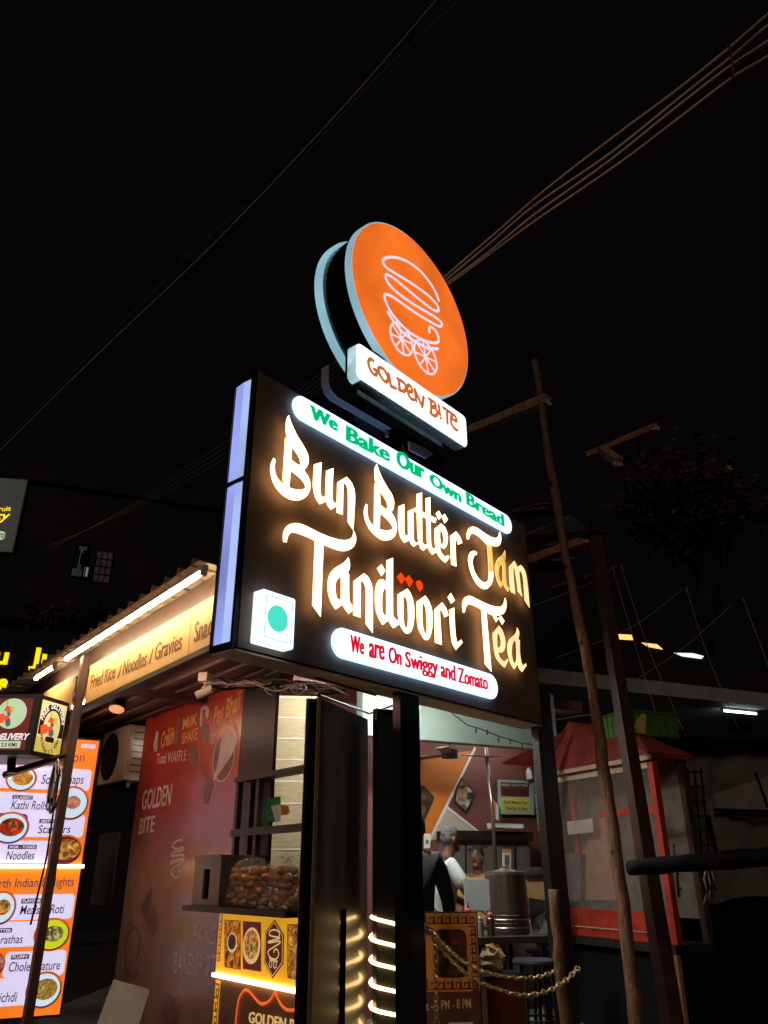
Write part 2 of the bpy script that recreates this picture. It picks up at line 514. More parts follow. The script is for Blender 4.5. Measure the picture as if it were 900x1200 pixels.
def curve_into(cu, fn, mb, mi=0):
    ob = bpy.data.objects.new('tmp', cu)
    col.objects.link(ob)
    dg = bpy.context.evaluated_depsgraph_get()
    me = bpy.data.meshes.new_from_object(ob.evaluated_get(dg))
    mb.add([fn(v.co) for v in me.vertices], [tuple(p.vertices) for p in me.polygons], mi)
    bpy.data.objects.remove(ob)
    bpy.data.curves.remove(cu)
    bpy.data.meshes.remove(me)

def text_into(mb, fr, n, body, pl, pr, ptop, bold=0.0, shear=0.0, thick=.003, mi=0, wave=None, fat=0.0):
    """lettering whose baseline runs between two picture points on the frame; ptop marks the cap height at its left end"""
    cu = bpy.data.curves.new('tmp', 'FONT')
    cu.body = body; cu.offset = bold; cu.shear = shear
    cu.extrude = .01; cu.resolution_u = 3
    ob = bpy.data.objects.new('tmp', cu)
    col.objects.link(ob)
    dg = bpy.context.evaluated_depsgraph_get()
    me = bpy.data.meshes.new_from_object(ob.evaluated_get(dg))
    x0 = min(v.co.x for v in me.vertices); x1 = max(v.co.x for v in me.vertices)
    y1 = max(v.co.y for v in me.vertices)
    (ua, za), (ub, zb), (ut, zt) = fr.px(*pl, n), fr.px(*pr, n), fr.px(*ptop, n)
    h = (zt - za) / y1
    V = []
    for v in me.vertices:
        t = (v.co.x - x0) / (x1 - x0)
        u = ua + (ub - ua) * t
        z = za + (zb - za) * t + v.co.y * h
        if wave: z += wave(t)
        V.append(fr.p(u, z, n + (thick if v.co.z > 0 else 0)))
    mb.add(V, [tuple(p.vertices) for p in me.polygons], mi)
    if fat:
        for q_, sg_v in ((1, 1), (2, -1), (3, .5), (4, -.5)): mb.add([v + fr.d * (fat * sg_v) + fr.n * (.0004 * q_) for v in V], [tuple(p.vertices) for p in me.polygons], mi)
    bpy.data.objects.remove(ob); bpy.data.curves.remove(cu); bpy.data.meshes.remove(me)

def text(fr, n, body, pl, pr, ptop, m, parent, name='lettering', **k):
    mb = MB(); text_into(mb, fr, n, body, pl, pr, ptop, **k)
    return mb.build(name, m, parent)

def rrect(u0, u1, z0, z1, r, seg=8):
    r = min(r, abs(u1 - u0) / 2 - 1e-4, abs(z1 - z0) / 2 - 1e-4)
    out = []
    for cx, cz, a0 in ((u1 - r, z1 - r, 0), (u0 + r, z1 - r, 90), (u0 + r, z0 + r, 180), (u1 - r, z0 + r, 270)):
        for j in range(seg + 1):
            a = R(a0 + 90 * j / seg)
            out.append((cx + r * math.cos(a), cz + r * math.sin(a)))
    return out

def circ(u, z, ru, rz=None, seg=32):
    rz = ru if rz is None else rz
    return [(u + ru * math.cos(2 * math.pi * j / seg), z + rz * math.sin(2 * math.pi * j / seg)) for j in range(seg)]

def quad_px(fr, pts, n=0.0): return [fr.px(x, y, n) for x, y in pts]

def copy_tree(o, parent=None):
    c = o.copy(); col.objects.link(c)
    if parent is not None: c.parent = parent
    for ch in list(o.children): copy_tree(ch, c)
    return c

S = Frame(at_z(275, 761, CZ + 1.12), 40.5)          # the big sign's face
SB = CZ + 1.12; ST = CZ + 2.99                      # its bottom and top
K = Frame(at_z(244, 758.5, CZ + 1.25), -37.7)       # the food stall's fascia
KZ = CZ + 1.25
I = Frame(at_y(560, 1000, 9.5), 62)                 # the tea shop's back wall
FLOOR = .12

# ------------------------------------------------------------------ ground
g = MB().add([(-150, -60, 0), (150, -60, 0), (150, 220, 0), (-150, 220, 0)], [(0, 1, 2, 3)])
tag(g.build('road', M['asphalt']), 'dark asphalt road and yard around the stalls', 'road', kind='structure')
pf = MB().abox((4.5, 14.0, FLOOR / 2 - .05), 16, 15, FLOOR + .1)
tag(pf.build('pavement', M['concrete']), 'raised concrete floor under the tea shop', 'pavement', kind='structure')

# ------------------------------------------------------------------ the big sign on its posts
sign = thing('billboard_sign', 'big black two-line lit sign on tall posts with glowing letters and lavender side panel', 'sign', S.p(1.67, 0, -.1))
MB().box(S, 0, 3.34, SB + .012, ST, -.21, -.006).build('cabinet', M['black_metal'], sign, bevel=.004)
MB().box(S, .018, 3.322, SB + .02, ST - .012, -.005, 0).build('face_panel', M['sign_face'], sign)
MB().box(S, .005, 3.335, SB, SB + .010, -.205, -.010).build('underside', M['sign_under'], sign)
for z0, z1 in ((SB + .05, SB + 1.055), (SB + 1.085, ST - .07)):
    side = MB()
    V = [S.p(-.004, z, n) for z in (z0, z1) for n in (-.19,)] + [S.p(-.012, z, -.105) for z in (z0, z1)] + [S.p(-.004, z, -.03) for z in (z0, z1)]
    side.add(V, [(0, 1, 3, 2)], 0).add([V[2], V[3], V[5], V[4]], [(0, 1, 2, 3)], 1)
    side.build('side_panel', [M['lavender'], M['lavender_pale']], sign)
trim = MB()
for n0, n1 in ((-.21, -.192), (-.028, -.006)): trim.box(S, -.016, -.001, SB + .01, ST, n0, n1)
for z in (SB + .02, SB + 1.056, ST - .06): trim.box(S, -.015, -.002, z, z + .028, -.192, -.028)
trim.build('side_frame', M['black_metal'], sign)

z1_, z2_, z3_, z4_ = ((310, 480), .13333), ((420, 540), .083333), ((460, 570), .1), ((540, 610), .1)
z5_, z6_, z7_, z8_ = ((325, 600), .111111), ((380, 645), .111111), ((460, 660), .1), ((535, 690), .1)
LETTERS = [
 (z1_, 'w', ['215,48C 238,120 290,230 345,320 382,395 388,455 372,503 345,530C 383,585 403,650 400,705 370,760 325,790 275,798 215,785 150,742 95,675 65,605 52,535 57,475 80,424C 97,440C 90,500 97,560 120,608 155,643 182,660C 160,620C 183,245C 212,290 240,345C 237,440C 285,478 315,492C 313,445 285,388 240,325 205,262 188,190 190,110 200,70',
             '230,535C 300,590 345,640 360,680 335,700 270,700 218,685C']),
 (z1_, 'w', ['437,482C 502,462C 491,700 500,755 520,768 535,762C 543,537C 606,514C 596,760 604,805 622,822 632,818C 632,850C 583,880C 555,840 545,805C 487,832C 445,765 428,680 428,620']),
 (((0, 0), 1), 'w', ['395.5,565.3C 406.3,558.7C 412.7,566.7 416,578.7 415.4,600 414,621C 407.8,611.7C 408,581.3 406.6,570 403.6,565.6 402.4,572C 401.7,603.3C 394.5,600.5C']),
 (z2_, 'w', ['262,45C 280,110 330,230 400,360 465,460 500,560 500,640 485,690 460,722C 500,780 535,880 540,950 525,1030 480,1090 410,1118 330,1110 250,1060 165,970 110,870 82,760 85,670 108,605C 130,625C 125,730 150,830 195,895 250,940C 220,890C 228,320C 262,385 305,460C 310,620C 370,665 405,685C 408,620 380,540 320,450 262,360 232,260 228,120 240,80',
             '305,740C 370,790 430,850 470,910 485,945 455,970 390,980 300,960C']),
 (z3_, 'w', ['70,235C 138,207C 138,500 143,555 160,578 185,572C 182,290C 245,262C 248,580 253,630 272,655 302,655C 302,668C 250,708C 218,672 200,630C 140,660C 100,605 76,520 68,400']),
 (z3_, 'w', ['282,92C 345,70C 346,292C 386,316C 386,372C 346,352C 348,600 355,660 375,685 402,680C 410,712C 362,752C 325,715 304,640 292,500C 286,312C 262,290C 262,248C 283,258C']),
 (z3_, 'w', ['388,140C 442,125C 444,342C 520,375C 500,428C 446,402C 450,640 462,710 485,730 505,722C 520,765C 468,800C 430,750 410,680 402,560C']),
 (z3_, 'w', ['498,495C 572,435C 615,480 645,560 645,650 625,710 600,728 570,710 552,688C 565,760 600,810 620,820 655,805C 672,830C 620,893C 560,840 520,770 502,680 495,580', '562,508 588,550 600,620 590,678 568,668 556,600']),
 (z3_, 'w', ['508,318C 542,285C 580,350C 545,388C']), (z3_, 'w', ['578,354C 612,322C 650,388C 612,432C']),
 (z3_, 'w', ['678,580C 745,528C 790,590 818,660C 770,682C 755,630 742,605 738,640 740,760 748,938C 690,915C 682,720']),
 (z4_, 'j', ['90,220C 72,215C 72,150 95,95 135,72 190,85 270,140 350,190 410,205 440,185 455,130C 470,170 472,240 455,285 420,303 372,296C 362,290C 308,284C 270,245 200,180 140,150 110,170 97,210',
             '383,602C 380,660 365,730 325,785 280,803 225,780 165,710 115,600 90,490 92,420 115,370 155,355 185,370 188,400 165,405 145,440 138,500 160,590 205,670 255,718 300,720 323,690 328,602C',
             '310,287C 361,293C 380,500 383,599C 328,599C 322,450']),
 (z4_, 'g', ['518,348C 526,400 522,455 512,488C 526,492C 530,650 540,735 552,775 578,795C 555,832C 525,790 505,745C 470,785C 430,710 405,600 405,530 430,455 480,410 505,380', '485,520 492,560 495,660 490,710 475,720 455,680 445,600 455,545']),
 (z4_, 'p', ['568,540C 628,472C 655,520 665,545C 705,520C 745,570 770,650 790,800 808,1020C 752,935C 735,700 715,610 690,595 690,650 705,790 722,890C 672,830C 655,690 640,590 618,540 618,600 625,720 640,860C 590,835C 572,700']),
 (z5_, 'w', ['100,318C 65,315C 62,240 85,170 135,128 215,118 310,150 450,220 560,265 680,295 750,290 795,255 805,195C 828,250 828,310 800,370 740,405 680,410 600,390 470,338C 487,360C 458,1105C 370,980C 398,305C 330,270 230,230 165,215 125,235 105,280']),
 (z6_, 'w', ['255,70C 270,130 268,190 245,240C 262,250C 262,450 270,540 305,585C 305,630C 258,668C 215,610 195,570C 120,622C 70,540 40,430 40,330 60,250 110,190 190,140 230,105', '178,275C 178,505C 155,520 130,490 118,410 122,340 145,300']),
 (z6_, 'w', ['310,325C 420,240C 470,290 505,380 512,480 512,870C 440,775C 440,450 430,370 405,325 385,330C 383,708C 308,682C']),
 (z6_, 'w', ['658,105C 725,78C 725,640 735,700 765,735 785,738C 800,770C 732,820C 700,780 680,735C 615,785C 565,690 540,590 538,430 555,350 585,310 625,308 655,340C', '655,410C 655,670 640,685 620,660 610,600 612,480 625,420 640,402']),
 (z6_, 'w', ['558,188C 605,148C 645,215C 605,270C']),
 (z7_, 'w', ['62,365C 175,298C 220,370 250,480 255,620 240,740 215,800 185,825 150,815 110,760 80,690 62,560', '140,385 165,420 180,500 185,650 175,740 160,765 145,740 130,660 128,500 130,420']),
 (z7_, 'w', ['282,455C 385,380C 435,460 465,570 470,700 455,810 430,880 400,900 365,880 320,800 295,720 285,580', '358,465 390,530 402,650 405,760 395,820 382,828 362,770 350,680 348,540']),
 (z7_, 'o', ['60,155C 105,108C 150,185C 110,240C']), (z7_, 'o', ['155,185C 195,140C 243,215C 205,275C']), (z7_, 'o', ['280,230 320,198C 355,250 352,300 325,330C']),
 (z7_, 'w', ['490,545C 580,460C 625,520 655,610C 610,635C 590,580 565,548 555,575 578,955C 500,930C']),
 (z7_, 'w', ['648,398C 685,350C 730,435C 690,475C']),
 (z7_, 'w', ['665,545C 722,520C 730,700 740,840 760,925 805,895C 822,930C 745,1015C 700,930 680,780']),
 (z8_, 'w', ['95,280C 78,280C 68,200 80,130 115,92 165,85 240,120 340,170 440,205 510,210 550,180 568,105C 582,150 582,220 560,280 520,305 470,315 410,305 335,262C 350,275C 410,970C 335,880C 290,240C 220,205 150,180 115,205']),
 (z8_, 'w', ['428,320C 455,314C 488,355C 465,390C']), (z8_, 'w', ['495,340C 522,318C 562,380C 535,418C']),
 (z8_, 'p', ['428,520C 500,430C 545,500 572,600 570,690 545,740 515,745 488,725C 510,800 560,850 600,818C 608,845C 565,922C 510,870 460,790 440,680 430,590', '490,520 510,550 522,610 520,660 500,690 482,680 478,600 480,545']),
 (z8_, 'p', ['712,455C 735,500 732,560 722,590C 742,600C 745,750 760,850 780,895 815,872C 822,900C 770,975C 735,930 722,880C 680,942C 640,880 605,760 600,660 625,590 670,550 700,510', '690,605 700,640 705,800 695,860 680,870 660,830 648,740 655,660 670,620']),
]
LM = {'w': M['letter'], 'g': M['letter_dim'], 'p': M['letter_pale'], 'o': M['diamond']}
for (org, sc), kind, loops in LETTERS:
    mb = MB()
    LN = .066
    uz = [[S.px(x, y, LN) for x, y in smooth_loop(l, org, sc)] for l in loops]
    if kind == 'j':
        filled(S, uz[:2], LN - .0005, LN, mb, 0); filled(S, uz[2:], LN - .0005, LN, mb, 1); filled(S, uz, LN - .0036, LN - .0006, mb, 2)
        mb.build('letter', [M['letter'], M['letter_dim'], M['letter_back']], sign)
    elif kind == 'o':
        filled(S, uz, LN - .007, LN, mb, 0); mb.build('diamond_accent', M['diamond'], sign)
    else:
        filled(S, uz, LN - .0005, LN, mb, 0); filled(S, uz, LN - .0036, LN - .0006, mb, 1)
        mb.build('letter', [LM[kind], M['letter_back']], sign)
# letter stand-offs: short dark pins behind each letter are hidden, the letters sit on two rails
# the two lit tagline boxes
u0, zt = S.px(345, 470, .044); u1, zb = S.px(600, 616, .044)
zt2 = (S.px(358, 465, .044)[1] + S.px(591, 602, .044)[1]) / 2
zb2 = (S.px(355, 491, .044)[1] + S.px(588.6, 621.4, .044)[1]) / 2
def pill(u0, u1, z0, z1, words, inks, n1=.044):
    mb = MB()
    r = (z1 - z0) / 2 - .001
    filled(S, [rrect(u0, u1, z0, z1, r, 12)], .020, n1 - .006, mb, 1)
    filled(S, [rrect(u0 + .006, u1 - .006, z0 + .006, z1 - .006, r, 12)], n1 - .005, n1, mb, 0)
    b = mb.build('tagline_box', [M['pill'], M['pill_side']], sign)
    for i, (body, pl, pr, pt, bold) in enumerate(words): text(S, n1 + .001, body, pl, pr, pt, inks, b, bold=bold * .55, fat=.0105 if bold > .02 else .0060)
pill(u0, u1, zb2, zt2, [('We', (363.5, 489.5), (394.5, 505), (361.5, 473), .030), ('Bake', (406, 516), (456, 541), (405, 498), .030),
     ('Our', (465, 545.5), (497, 562), (464, 526), .030), ('Own', (504, 567), (540, 589), (503, 553), .030), ('Bread', (547, 591), (590.5, 617), (547, 577), .030)], M['green_ink'])
za = (S.px(404, 737, .044)[1] + S.px(569.5, 787, .044)[1]) / 2
zc = (S.px(402, 770, .044)[1] + S.px(577, 819.5, .044)[1]) / 2
ua, ub = S.px(391, 752, .044)[0], S.px(583.5, 803, .044)[0]
pill(ua, ub, zc, za, [('We', (410.5, 763.5), (426, 767), (408.5, 743), .012), ('are', (432.5, 770), (450, 773.5), (432.5, 753), .012), ('On', (455.5, 776.5), (470, 779.5), (455.5, 757.5), .012),
     ('Swiggy', (475, 781.5), (513, 790), (475, 763), .012), ('and', (516.5, 792.5), (533.5, 798.5), (516.8, 774), .012), ('Zomato', (537, 799.5), (571.5, 808.5), (537, 782), .012)], M['red_ink'])
# the vegetarian mark: a small lit box with a green dot
vb = MB()
(v0, vz0), (v1, vz1) = S.px(304, 751, .09), S.px(347, 702, .09)
filled(S, [rrect(v0, v1, vz0, vz1, .015)], .012, .084, vb, 1)
filled(S, [rrect(v0 + .008, v1 - .008, vz0 + .008, vz1 - .008, .01)], .085, .09, vb, 0)
vmark = vb.build('mark_box', [M['pill'], M['mark_side']], sign)
cu_, cz_ = S.px(325.5, 725, .092)
d = MB(); filled(S, [circ(cu_, cz_, .078)], .0905, .094, d); d.build('dot', M['dot'], vmark)
fb = MB(); a_, b_, c_, d_ = v0 + .028, v1 - .026, vz0 + .03, vz1 - .03
for q in ((a_, b_, c_, c_ + .004), (a_, b_, d_ - .004, d_), (a_, a_ + .004, c_ + .0045, d_ - .0045), (b_ - .004, b_, c_ + .0045, d_ - .0045)): fb.box(S, *q, .0905, .0925)
fb.build('border', M['grey_print'], vmark)

# posts under the sign
def post_px(fr, n, xl, xr, py, z0, z1, depth, name, m, parent, bevel=.006):
    ul, ur = fr.px(xl, py, n)[0], fr.px(xr, py, n)[0]
    return MB().box(fr, ul, ur, z0, z1, n - depth, n).build(name, m, parent, bevel=bevel)
post_px(S, -.05, 356, 366.5, 1000, 0, S.px(360, 817, -.05)[1], .03, 'post', M['black_metal'], sign)
post_px(S, -.045, 366.8, 371, 1000, 0, S.px(369, 817, -.05)[1], .02, 'gold_strip', M['gold_strip'], sign, bevel=.002)
post_px(S, -.012, 471.5, 495.5, 1000, 0, SB - .001, .07, 'post', M['black_metal'], sign)
post_px(S, -.02, 643, 662, 1000, 0, SB + .35, .07, 'post', M['black_metal'], sign)
pb = Frame(at_y(452, 1000, S.p(S.px(452, 1000, -.25)[0], 0, -.25).y), 62)
ubl, ubr = pb.px(438, 1000)[0], pb.px(463, 1000)[0]
MB().box(pb, ubl + .02, ubr, 0, SB - .07, -.06, 0).build('post', M['black_metal'], sign, bevel=.005)
# the glossy panel between the left post and the wrapped post
A3 = S.p(S.px(373, 815, -.10)[0], 0, -.10)
B3 = pb.p(ubl + .01, 0, -.11)
yaw_p = math.degrees(math.atan2(B3.x - A3.x, B3.y - A3.y))
PN = Frame(A3, yaw_p)
plen = (B3 - A3).length
pt0, pt1 = PN.px(373, 817)[1], PN.px(428, 838)[1]
MB().prism(PN, [(0, 0), (plen, 0), (plen, min(pt1, pt0)), (0, pt0)], -.012, 0).build('gloss_panel', M['panel_gloss'], sign)
br = MB()
p1, p2, p3 = PN.p(0, pt0 + .01, .01), PN.p(plen, pt1 + .02, .01), pb.p(ubr + .02, SB - .03, 0)
br.tube([p1, p2], .008).tube([p2, p3], .008).tube([PN.p(0, pt0 + .12, -.02), S.p(1.35, SB - .02, -.15)], .009)
br.build('bracket', M['black_metal'], sign)

PB_N = -.05
# LED rope wound round the wrapped post
rope = MB()
cu0 = (ubl + ubr) / 2
hw = (ubr - ubl) / 2 + .008
pts = []
ztop = pb.px(452, 1074)[1]
pitch = (pb.px(452, 1098)[1] - pb.px(452, 1151)[1]) / 2
cu0 = (ubl + ubr) / 2 + .01; hw = (ubr - ubl) / 2 + .012
k = 0
while True:
    a = 2 * math.pi * k / 20
    z = ztop - pitch * k / 20
    if z < .05: break
    pts.append(pb.p(cu0 - hw * math.cos(a), z, -.03 + .062 * math.sin(a)))
    k += 1
rope.tube(pts, .0115, 6)
tag(rope.build('rope_light', M['rope'], smooth=True), 'glowing warm rope light wound round the thin black post', 'rope light')

# ------------------------------------------------------------------ round sign on top
RC = (1.696, CZ + 4.528)
rs = thing('round_sign', 'round orange lit drum sign with a cart emblem above the big black sign', 'sign', S.p(1.7, ST, -.1))
mb = MB(); filled(S, [circ(*RC, .826, seg=72)], -.068, -.001, mb); mb.build('front_rim', M['disc_edge'], rs)
mb = MB(); filled(S, [circ(*RC, .812, seg=72)], 0, .006, mb); face = mb.build('disc_face', M['disc'], rs)
mb = MB(); filled(S, [circ(*RC, .79, seg=72)], -.355, -.069, mb); mb.build('drum', M['black_gloss'], rs)
mb = MB(); filled(S, [circ(*RC, .826, seg=72)], -.42, -.356, mb); mb.build('rear_rim', M['disc_edge'], rs)
EZ = ((435, 290), .133333)
def stroke(mb, fr, spec, zz, w, n, closed=False, mi=0, sub=6):
    P = [fr.p(*fr.px(x, y, n), n) for x, y in smooth_loop(spec, *zz, closed=closed, sub=sub)]
    if closed: mb.tube(P, w / 2, 8, mi, True, flat=fr.n); return
    runs, cur = [], [P[0]]
    for k in range(1, len(P)):
        cur.append(P[k])
        if k < len(P) - 1 and (P[k] - P[k - 1]).angle(P[k + 1] - P[k], 0) > .75: runs.append(cur); cur = [P[k]]
    runs.append(cur)
    for k, q in enumerate(runs):
        a, b = (q[0] - q[1]).normalized(), (q[-1] - q[-2]).normalized()
        o_ = fr.n * (.0004 * (k % 3))
        q = [q[0] + a * w * .42] + q + [q[-1] + b * w * .42]
        mb.tube([v + o_ for v in q], w / 2, 8, mi, False, flat=fr.n, taper=[w * .30] + [w / 2] * (len(q) - 2) + [w * .30])
em = MB()
stroke(em, S, '595,465 560,380 500,285 420,195 330,130 240,92 160,85 110,105 108,140 140,180 200,220 300,280 400,345 500,420 560,480 592,530 588,558 550,550 480,500 380,420 280,335 200,270 148,240 126,245 138,290 180,350 260,420 360,490 460,550 560,610 615,655 620,685 590,690 500,640 400,580 300,510 200,440 140,412 118,420 128,470 170,560 240,650 320,730 410,790 490,825 560,840 592,825 590,780 565,730 530,700 512,704 513,745', EZ, .025, .009)
stroke(em, S, '148,570 200,650 270,735 350,800 430,850 500,885 585,890', EZ, .030, .009)
for cx, cy in ((268, 803), (480, 962)):
    px_, py_ = 435 + cx * .13333, 290 + cy * .13333
    u, z = S.px(px_, py_, .009)
    rr = abs(S.px(px_ + 12.6, py_, .009)[0] - u)
    em.tube([S.p(uu, zz, .009) for uu, zz in circ(u, z, rr, seg=28)], .010, 6, 0, True, flat=S.n)
    for k in range(4):
        a = math.pi * k / 4 + .2
        em.tube([S.p(u - rr * math.cos(a), z - rr * math.sin(a), .0085), S.p(u + rr * math.cos(a), z + rr * math.sin(a), .0085)], .008, 6, 0, False, flat=S.n)
em.build('emblem', M['emblem'], face)
# name box across the foot of the disc
nu0, nu1, nz0, nz1 = .845, 2.27, CZ + 3.325, CZ + 3.645
mb = MB(); filled(S, [rrect(nu0, nu1, nz0, nz1, .05)], .008, .094, mb, 1); filled(S, [rrect(nu0 + .008, nu1 - .008, nz0 + .008, nz1 - .008, .045)], .095, .105, mb, 0)
nb = mb.build('name_box', [M['name_face'], M['name_edge']], rs)
MB().box(S, nu0 + .05, nu1 - .05, nz0 - .012, nz0 - .002, .006, .100).build('foil_strip', M['silver'], nb)
NZ = ((405, 390), .166667)
nl = MB()
for spec, cl in (('194,196 176,184 160,205 168,245 188,282 212,297 219,278 214,262C', 0), ('200,256C 216,264C', 0), ('234,246 262,252 290,292 297,332 280,345 254,318 234,276', 1),
                 ('303,290C 318,375C 352,390C', 0), ('374,328C 380,404C', 0), ('364,322C 408,350 424,385 410,412 376,400C', 0),
                 ('438,412 466,414 462,386 444,366 434,386 440,430 458,462 480,470', 0), ('496,480C 486,398C 538,520C 548,452C', 0),
                 ('600,474C 603,572C', 0), ('586,464C 622,490 634,516 604,518C', 0), ('604,520C 636,538 645,570 624,585 596,562', 0),
                 ('655,512C 663,578C', 0), ('686,526C 750,570C', 0), ('712,548C 716,636C', 0), ('742,598 778,622 772,592 755,576 742,592 742,632 760,668 784,685', 0)):
    stroke(nl, S, spec, NZ, .035, .107, bool(cl), sub=4)
nl.ball(S.p(*S.px(405 + 668 * .16667, 390 + 602 * .16667, .107), .107), .014, .014, .014)
nl.build('lettering', M['brown_ink'], nb)
# struts down to the cabinet
st = MB()
for u in (1.15, 2.15): st.box(S, u - .05, u + .05, ST + .002, CZ + 3.9, -.26, -.18)
st.box(S, .95, 2.35, ST + .24, ST + .30, -.30, -.14)
st.build('strut', M['black_metal'], rs)
sad = MB()
sad.prism(S, [(.95, ST + .06), (1.05, ST + .01), (2.05, ST + .01), (2.1, ST + .06), (2.0, CZ + 3.8), (1.05, CZ + 3.8)], -.12, -.02)
sad.build('back_plate', M['black_gloss'], rs)
strip = [S.px(376.5, y, -.02) for y in (432,)] + [S.px(x, y, -.02) for x, y in ((376.6, 452), (379.5, 462), (387, 470), (450, 506))]
V = [S.p(u, z, n) for u, z in strip for n in (-.02, .055)]
MB().add(V, [(2 * i, 2 * i + 1, 2 * i + 3, 2 * i + 2) for i in range(len(strip) - 1)]).build('bracket_strip', M['bracket'], rs)
MB().prism(S, quad_px(S, [(480, 517), (496, 524), (508, 532), (500, 537), (481, 527)], .02), .0, .02).build('foot', M['bracket'], rs)
MB().prism(S, quad_px(S, [(453.5, 501), (456, 502), (456, 512), (453.5, 511)], .02), .0, .02).build('foot', M['bracket'], rs)

# ------------------------------------------------------------------ the food stall on the left
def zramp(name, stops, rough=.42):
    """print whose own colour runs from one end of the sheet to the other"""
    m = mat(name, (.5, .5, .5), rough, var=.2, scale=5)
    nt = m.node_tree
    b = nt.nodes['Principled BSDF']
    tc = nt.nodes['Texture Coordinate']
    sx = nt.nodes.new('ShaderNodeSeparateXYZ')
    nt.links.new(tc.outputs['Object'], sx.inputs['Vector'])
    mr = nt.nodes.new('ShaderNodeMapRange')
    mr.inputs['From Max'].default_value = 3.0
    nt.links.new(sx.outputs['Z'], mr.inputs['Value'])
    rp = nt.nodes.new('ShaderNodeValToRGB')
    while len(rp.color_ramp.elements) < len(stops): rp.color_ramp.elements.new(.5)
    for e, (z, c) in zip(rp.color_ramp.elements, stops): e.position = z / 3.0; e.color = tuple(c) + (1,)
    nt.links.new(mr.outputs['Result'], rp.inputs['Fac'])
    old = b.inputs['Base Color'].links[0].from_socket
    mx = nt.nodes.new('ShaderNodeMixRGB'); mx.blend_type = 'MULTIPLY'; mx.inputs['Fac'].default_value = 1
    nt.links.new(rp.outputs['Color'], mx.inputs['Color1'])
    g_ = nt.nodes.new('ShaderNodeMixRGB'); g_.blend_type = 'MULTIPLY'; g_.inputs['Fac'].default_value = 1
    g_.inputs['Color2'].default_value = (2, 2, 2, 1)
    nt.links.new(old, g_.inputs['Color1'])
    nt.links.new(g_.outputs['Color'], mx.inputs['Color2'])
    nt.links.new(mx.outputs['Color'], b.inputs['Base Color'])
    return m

kiosk = thing('food_stall', 'food stall with corrugated roof edge, lit cream menu fascia and red mural wall', 'stall', K.p(1.5, 0, -.6))
# corrugated roof
rf = MB()
prof = []
RU0, RU1, RP = -.10, 4.75, .212
k = 0
u = RU0
while u < RU1:
    prof += [(u, 0), (u + .085, 0), (u + .098, .046), (u + .112, .046), (u + .125, 0)]
    u += RP
V = []
for n, dz in ((.16, 0), (-3.0, .16)):
    V += [K.p(uu + (.16 - n) * .23, KZ + .50 + zz + dz, n) for uu, zz in prof]
k = len(prof)
rf.add(V, [(i, i + 1, k + i + 1, k + i) for i in range(k - 1)])
V2 = [v - Vector((0, 0, .003)) for v in V]
rf.add(V2, [(i, k + i, k + i + 1, i + 1) for i in range(k - 1)])
rf.add(V[:k] + V2[:k], [(i, k + i, k + i + 1, i + 1) for i in range(k - 1)])
rf.build('roof_sheet', M['roof_sheet'], kiosk)
MB().box(K, -.08, 4.7, KZ + .33, KZ + .495, -.07, -.03).build('purlin', M['brown_steel'], kiosk)
cl = MB()
CLZ = CZ + 1.47
def strip_k(mb, n0, n1, z0, z1):
    q = [(4.6, n0), (4.6, n1), (-.06 - n1 * .23, n1), (-.06 - n0 * .23, n0)]
    P = [K.p(u, z0, n) for u, n in q] + [K.p(u, z1, n) for u, n in q]
    mb.add(P, [(0, 1, 2, 3), (7, 6, 5, 4)] + [(i, (i + 1) % 4, 4 + (i + 1) % 4, 4 + i) for i in range(4)])
strip_k(cl, -.08, -1.10, CLZ, CLZ + .014)
cl.box(K, 2.5, 4.6, CLZ, CLZ + .014, -1.6, -1.1005)
for j in range(5): strip_k(cl, -.16 - .2 * j, -.22 - .2 * j, CLZ - .030, CLZ - .001)
cl.build('ceiling', M['ceiling_sheet'], kiosk)
MB().box(K, -.08, 4.6, KZ - .035, KZ - .002, -.045, .02).build('edge_rail', M['brown_steel'], kiosk)
MB().box(K, 2.2, 2.27, CLZ - .09, CLZ - .031, -2.6, -.05).build('cross_rail', M['brown_steel'], kiosk)
def fascia(ua, ub): return MB().box(K, ua, ub, KZ, KZ + .315, 0, .02).build('fascia_board', M['fascia'], kiosk, bevel=.003)
ju = K.px(221, 755, .02)[0]
f2 = fascia(-.08, ju - .006); f1 = fascia(ju + .006, 2.21); f3 = fascia(2.62, 3.5)
for body, pl, pr, pt in (('Fried', (105.5, 808.5), (119.5, 801.5), (107, 792.5)), ('Rice', (122, 800.5), (134.5, 794), (123, 785.5)), ('/', (138, 795), (141, 779), (138, 782)),
                         ('Noodles', (143.5, 791.5), (171, 779.5), (145, 775)), ('/', (174.5, 778), (178, 759), (174.5, 762)), ('Gravies', (181, 774.5), (212.5, 760.5), (182, 755))):
    if body == '/': text(K, .021, body, (pl[0], pl[1]), (pr[0], pl[1] - 1), (pl[0], pt[1]), M['fascia_ink'], f1)
    else: text(K, .021, body, pl, pr, pt, M['fascia_ink'], f1, bold=.004)
text(K, .021, 'Snac', (227, 753), (248, 743.5), (228, 730), M['fascia_ink'], f2, bold=.004)
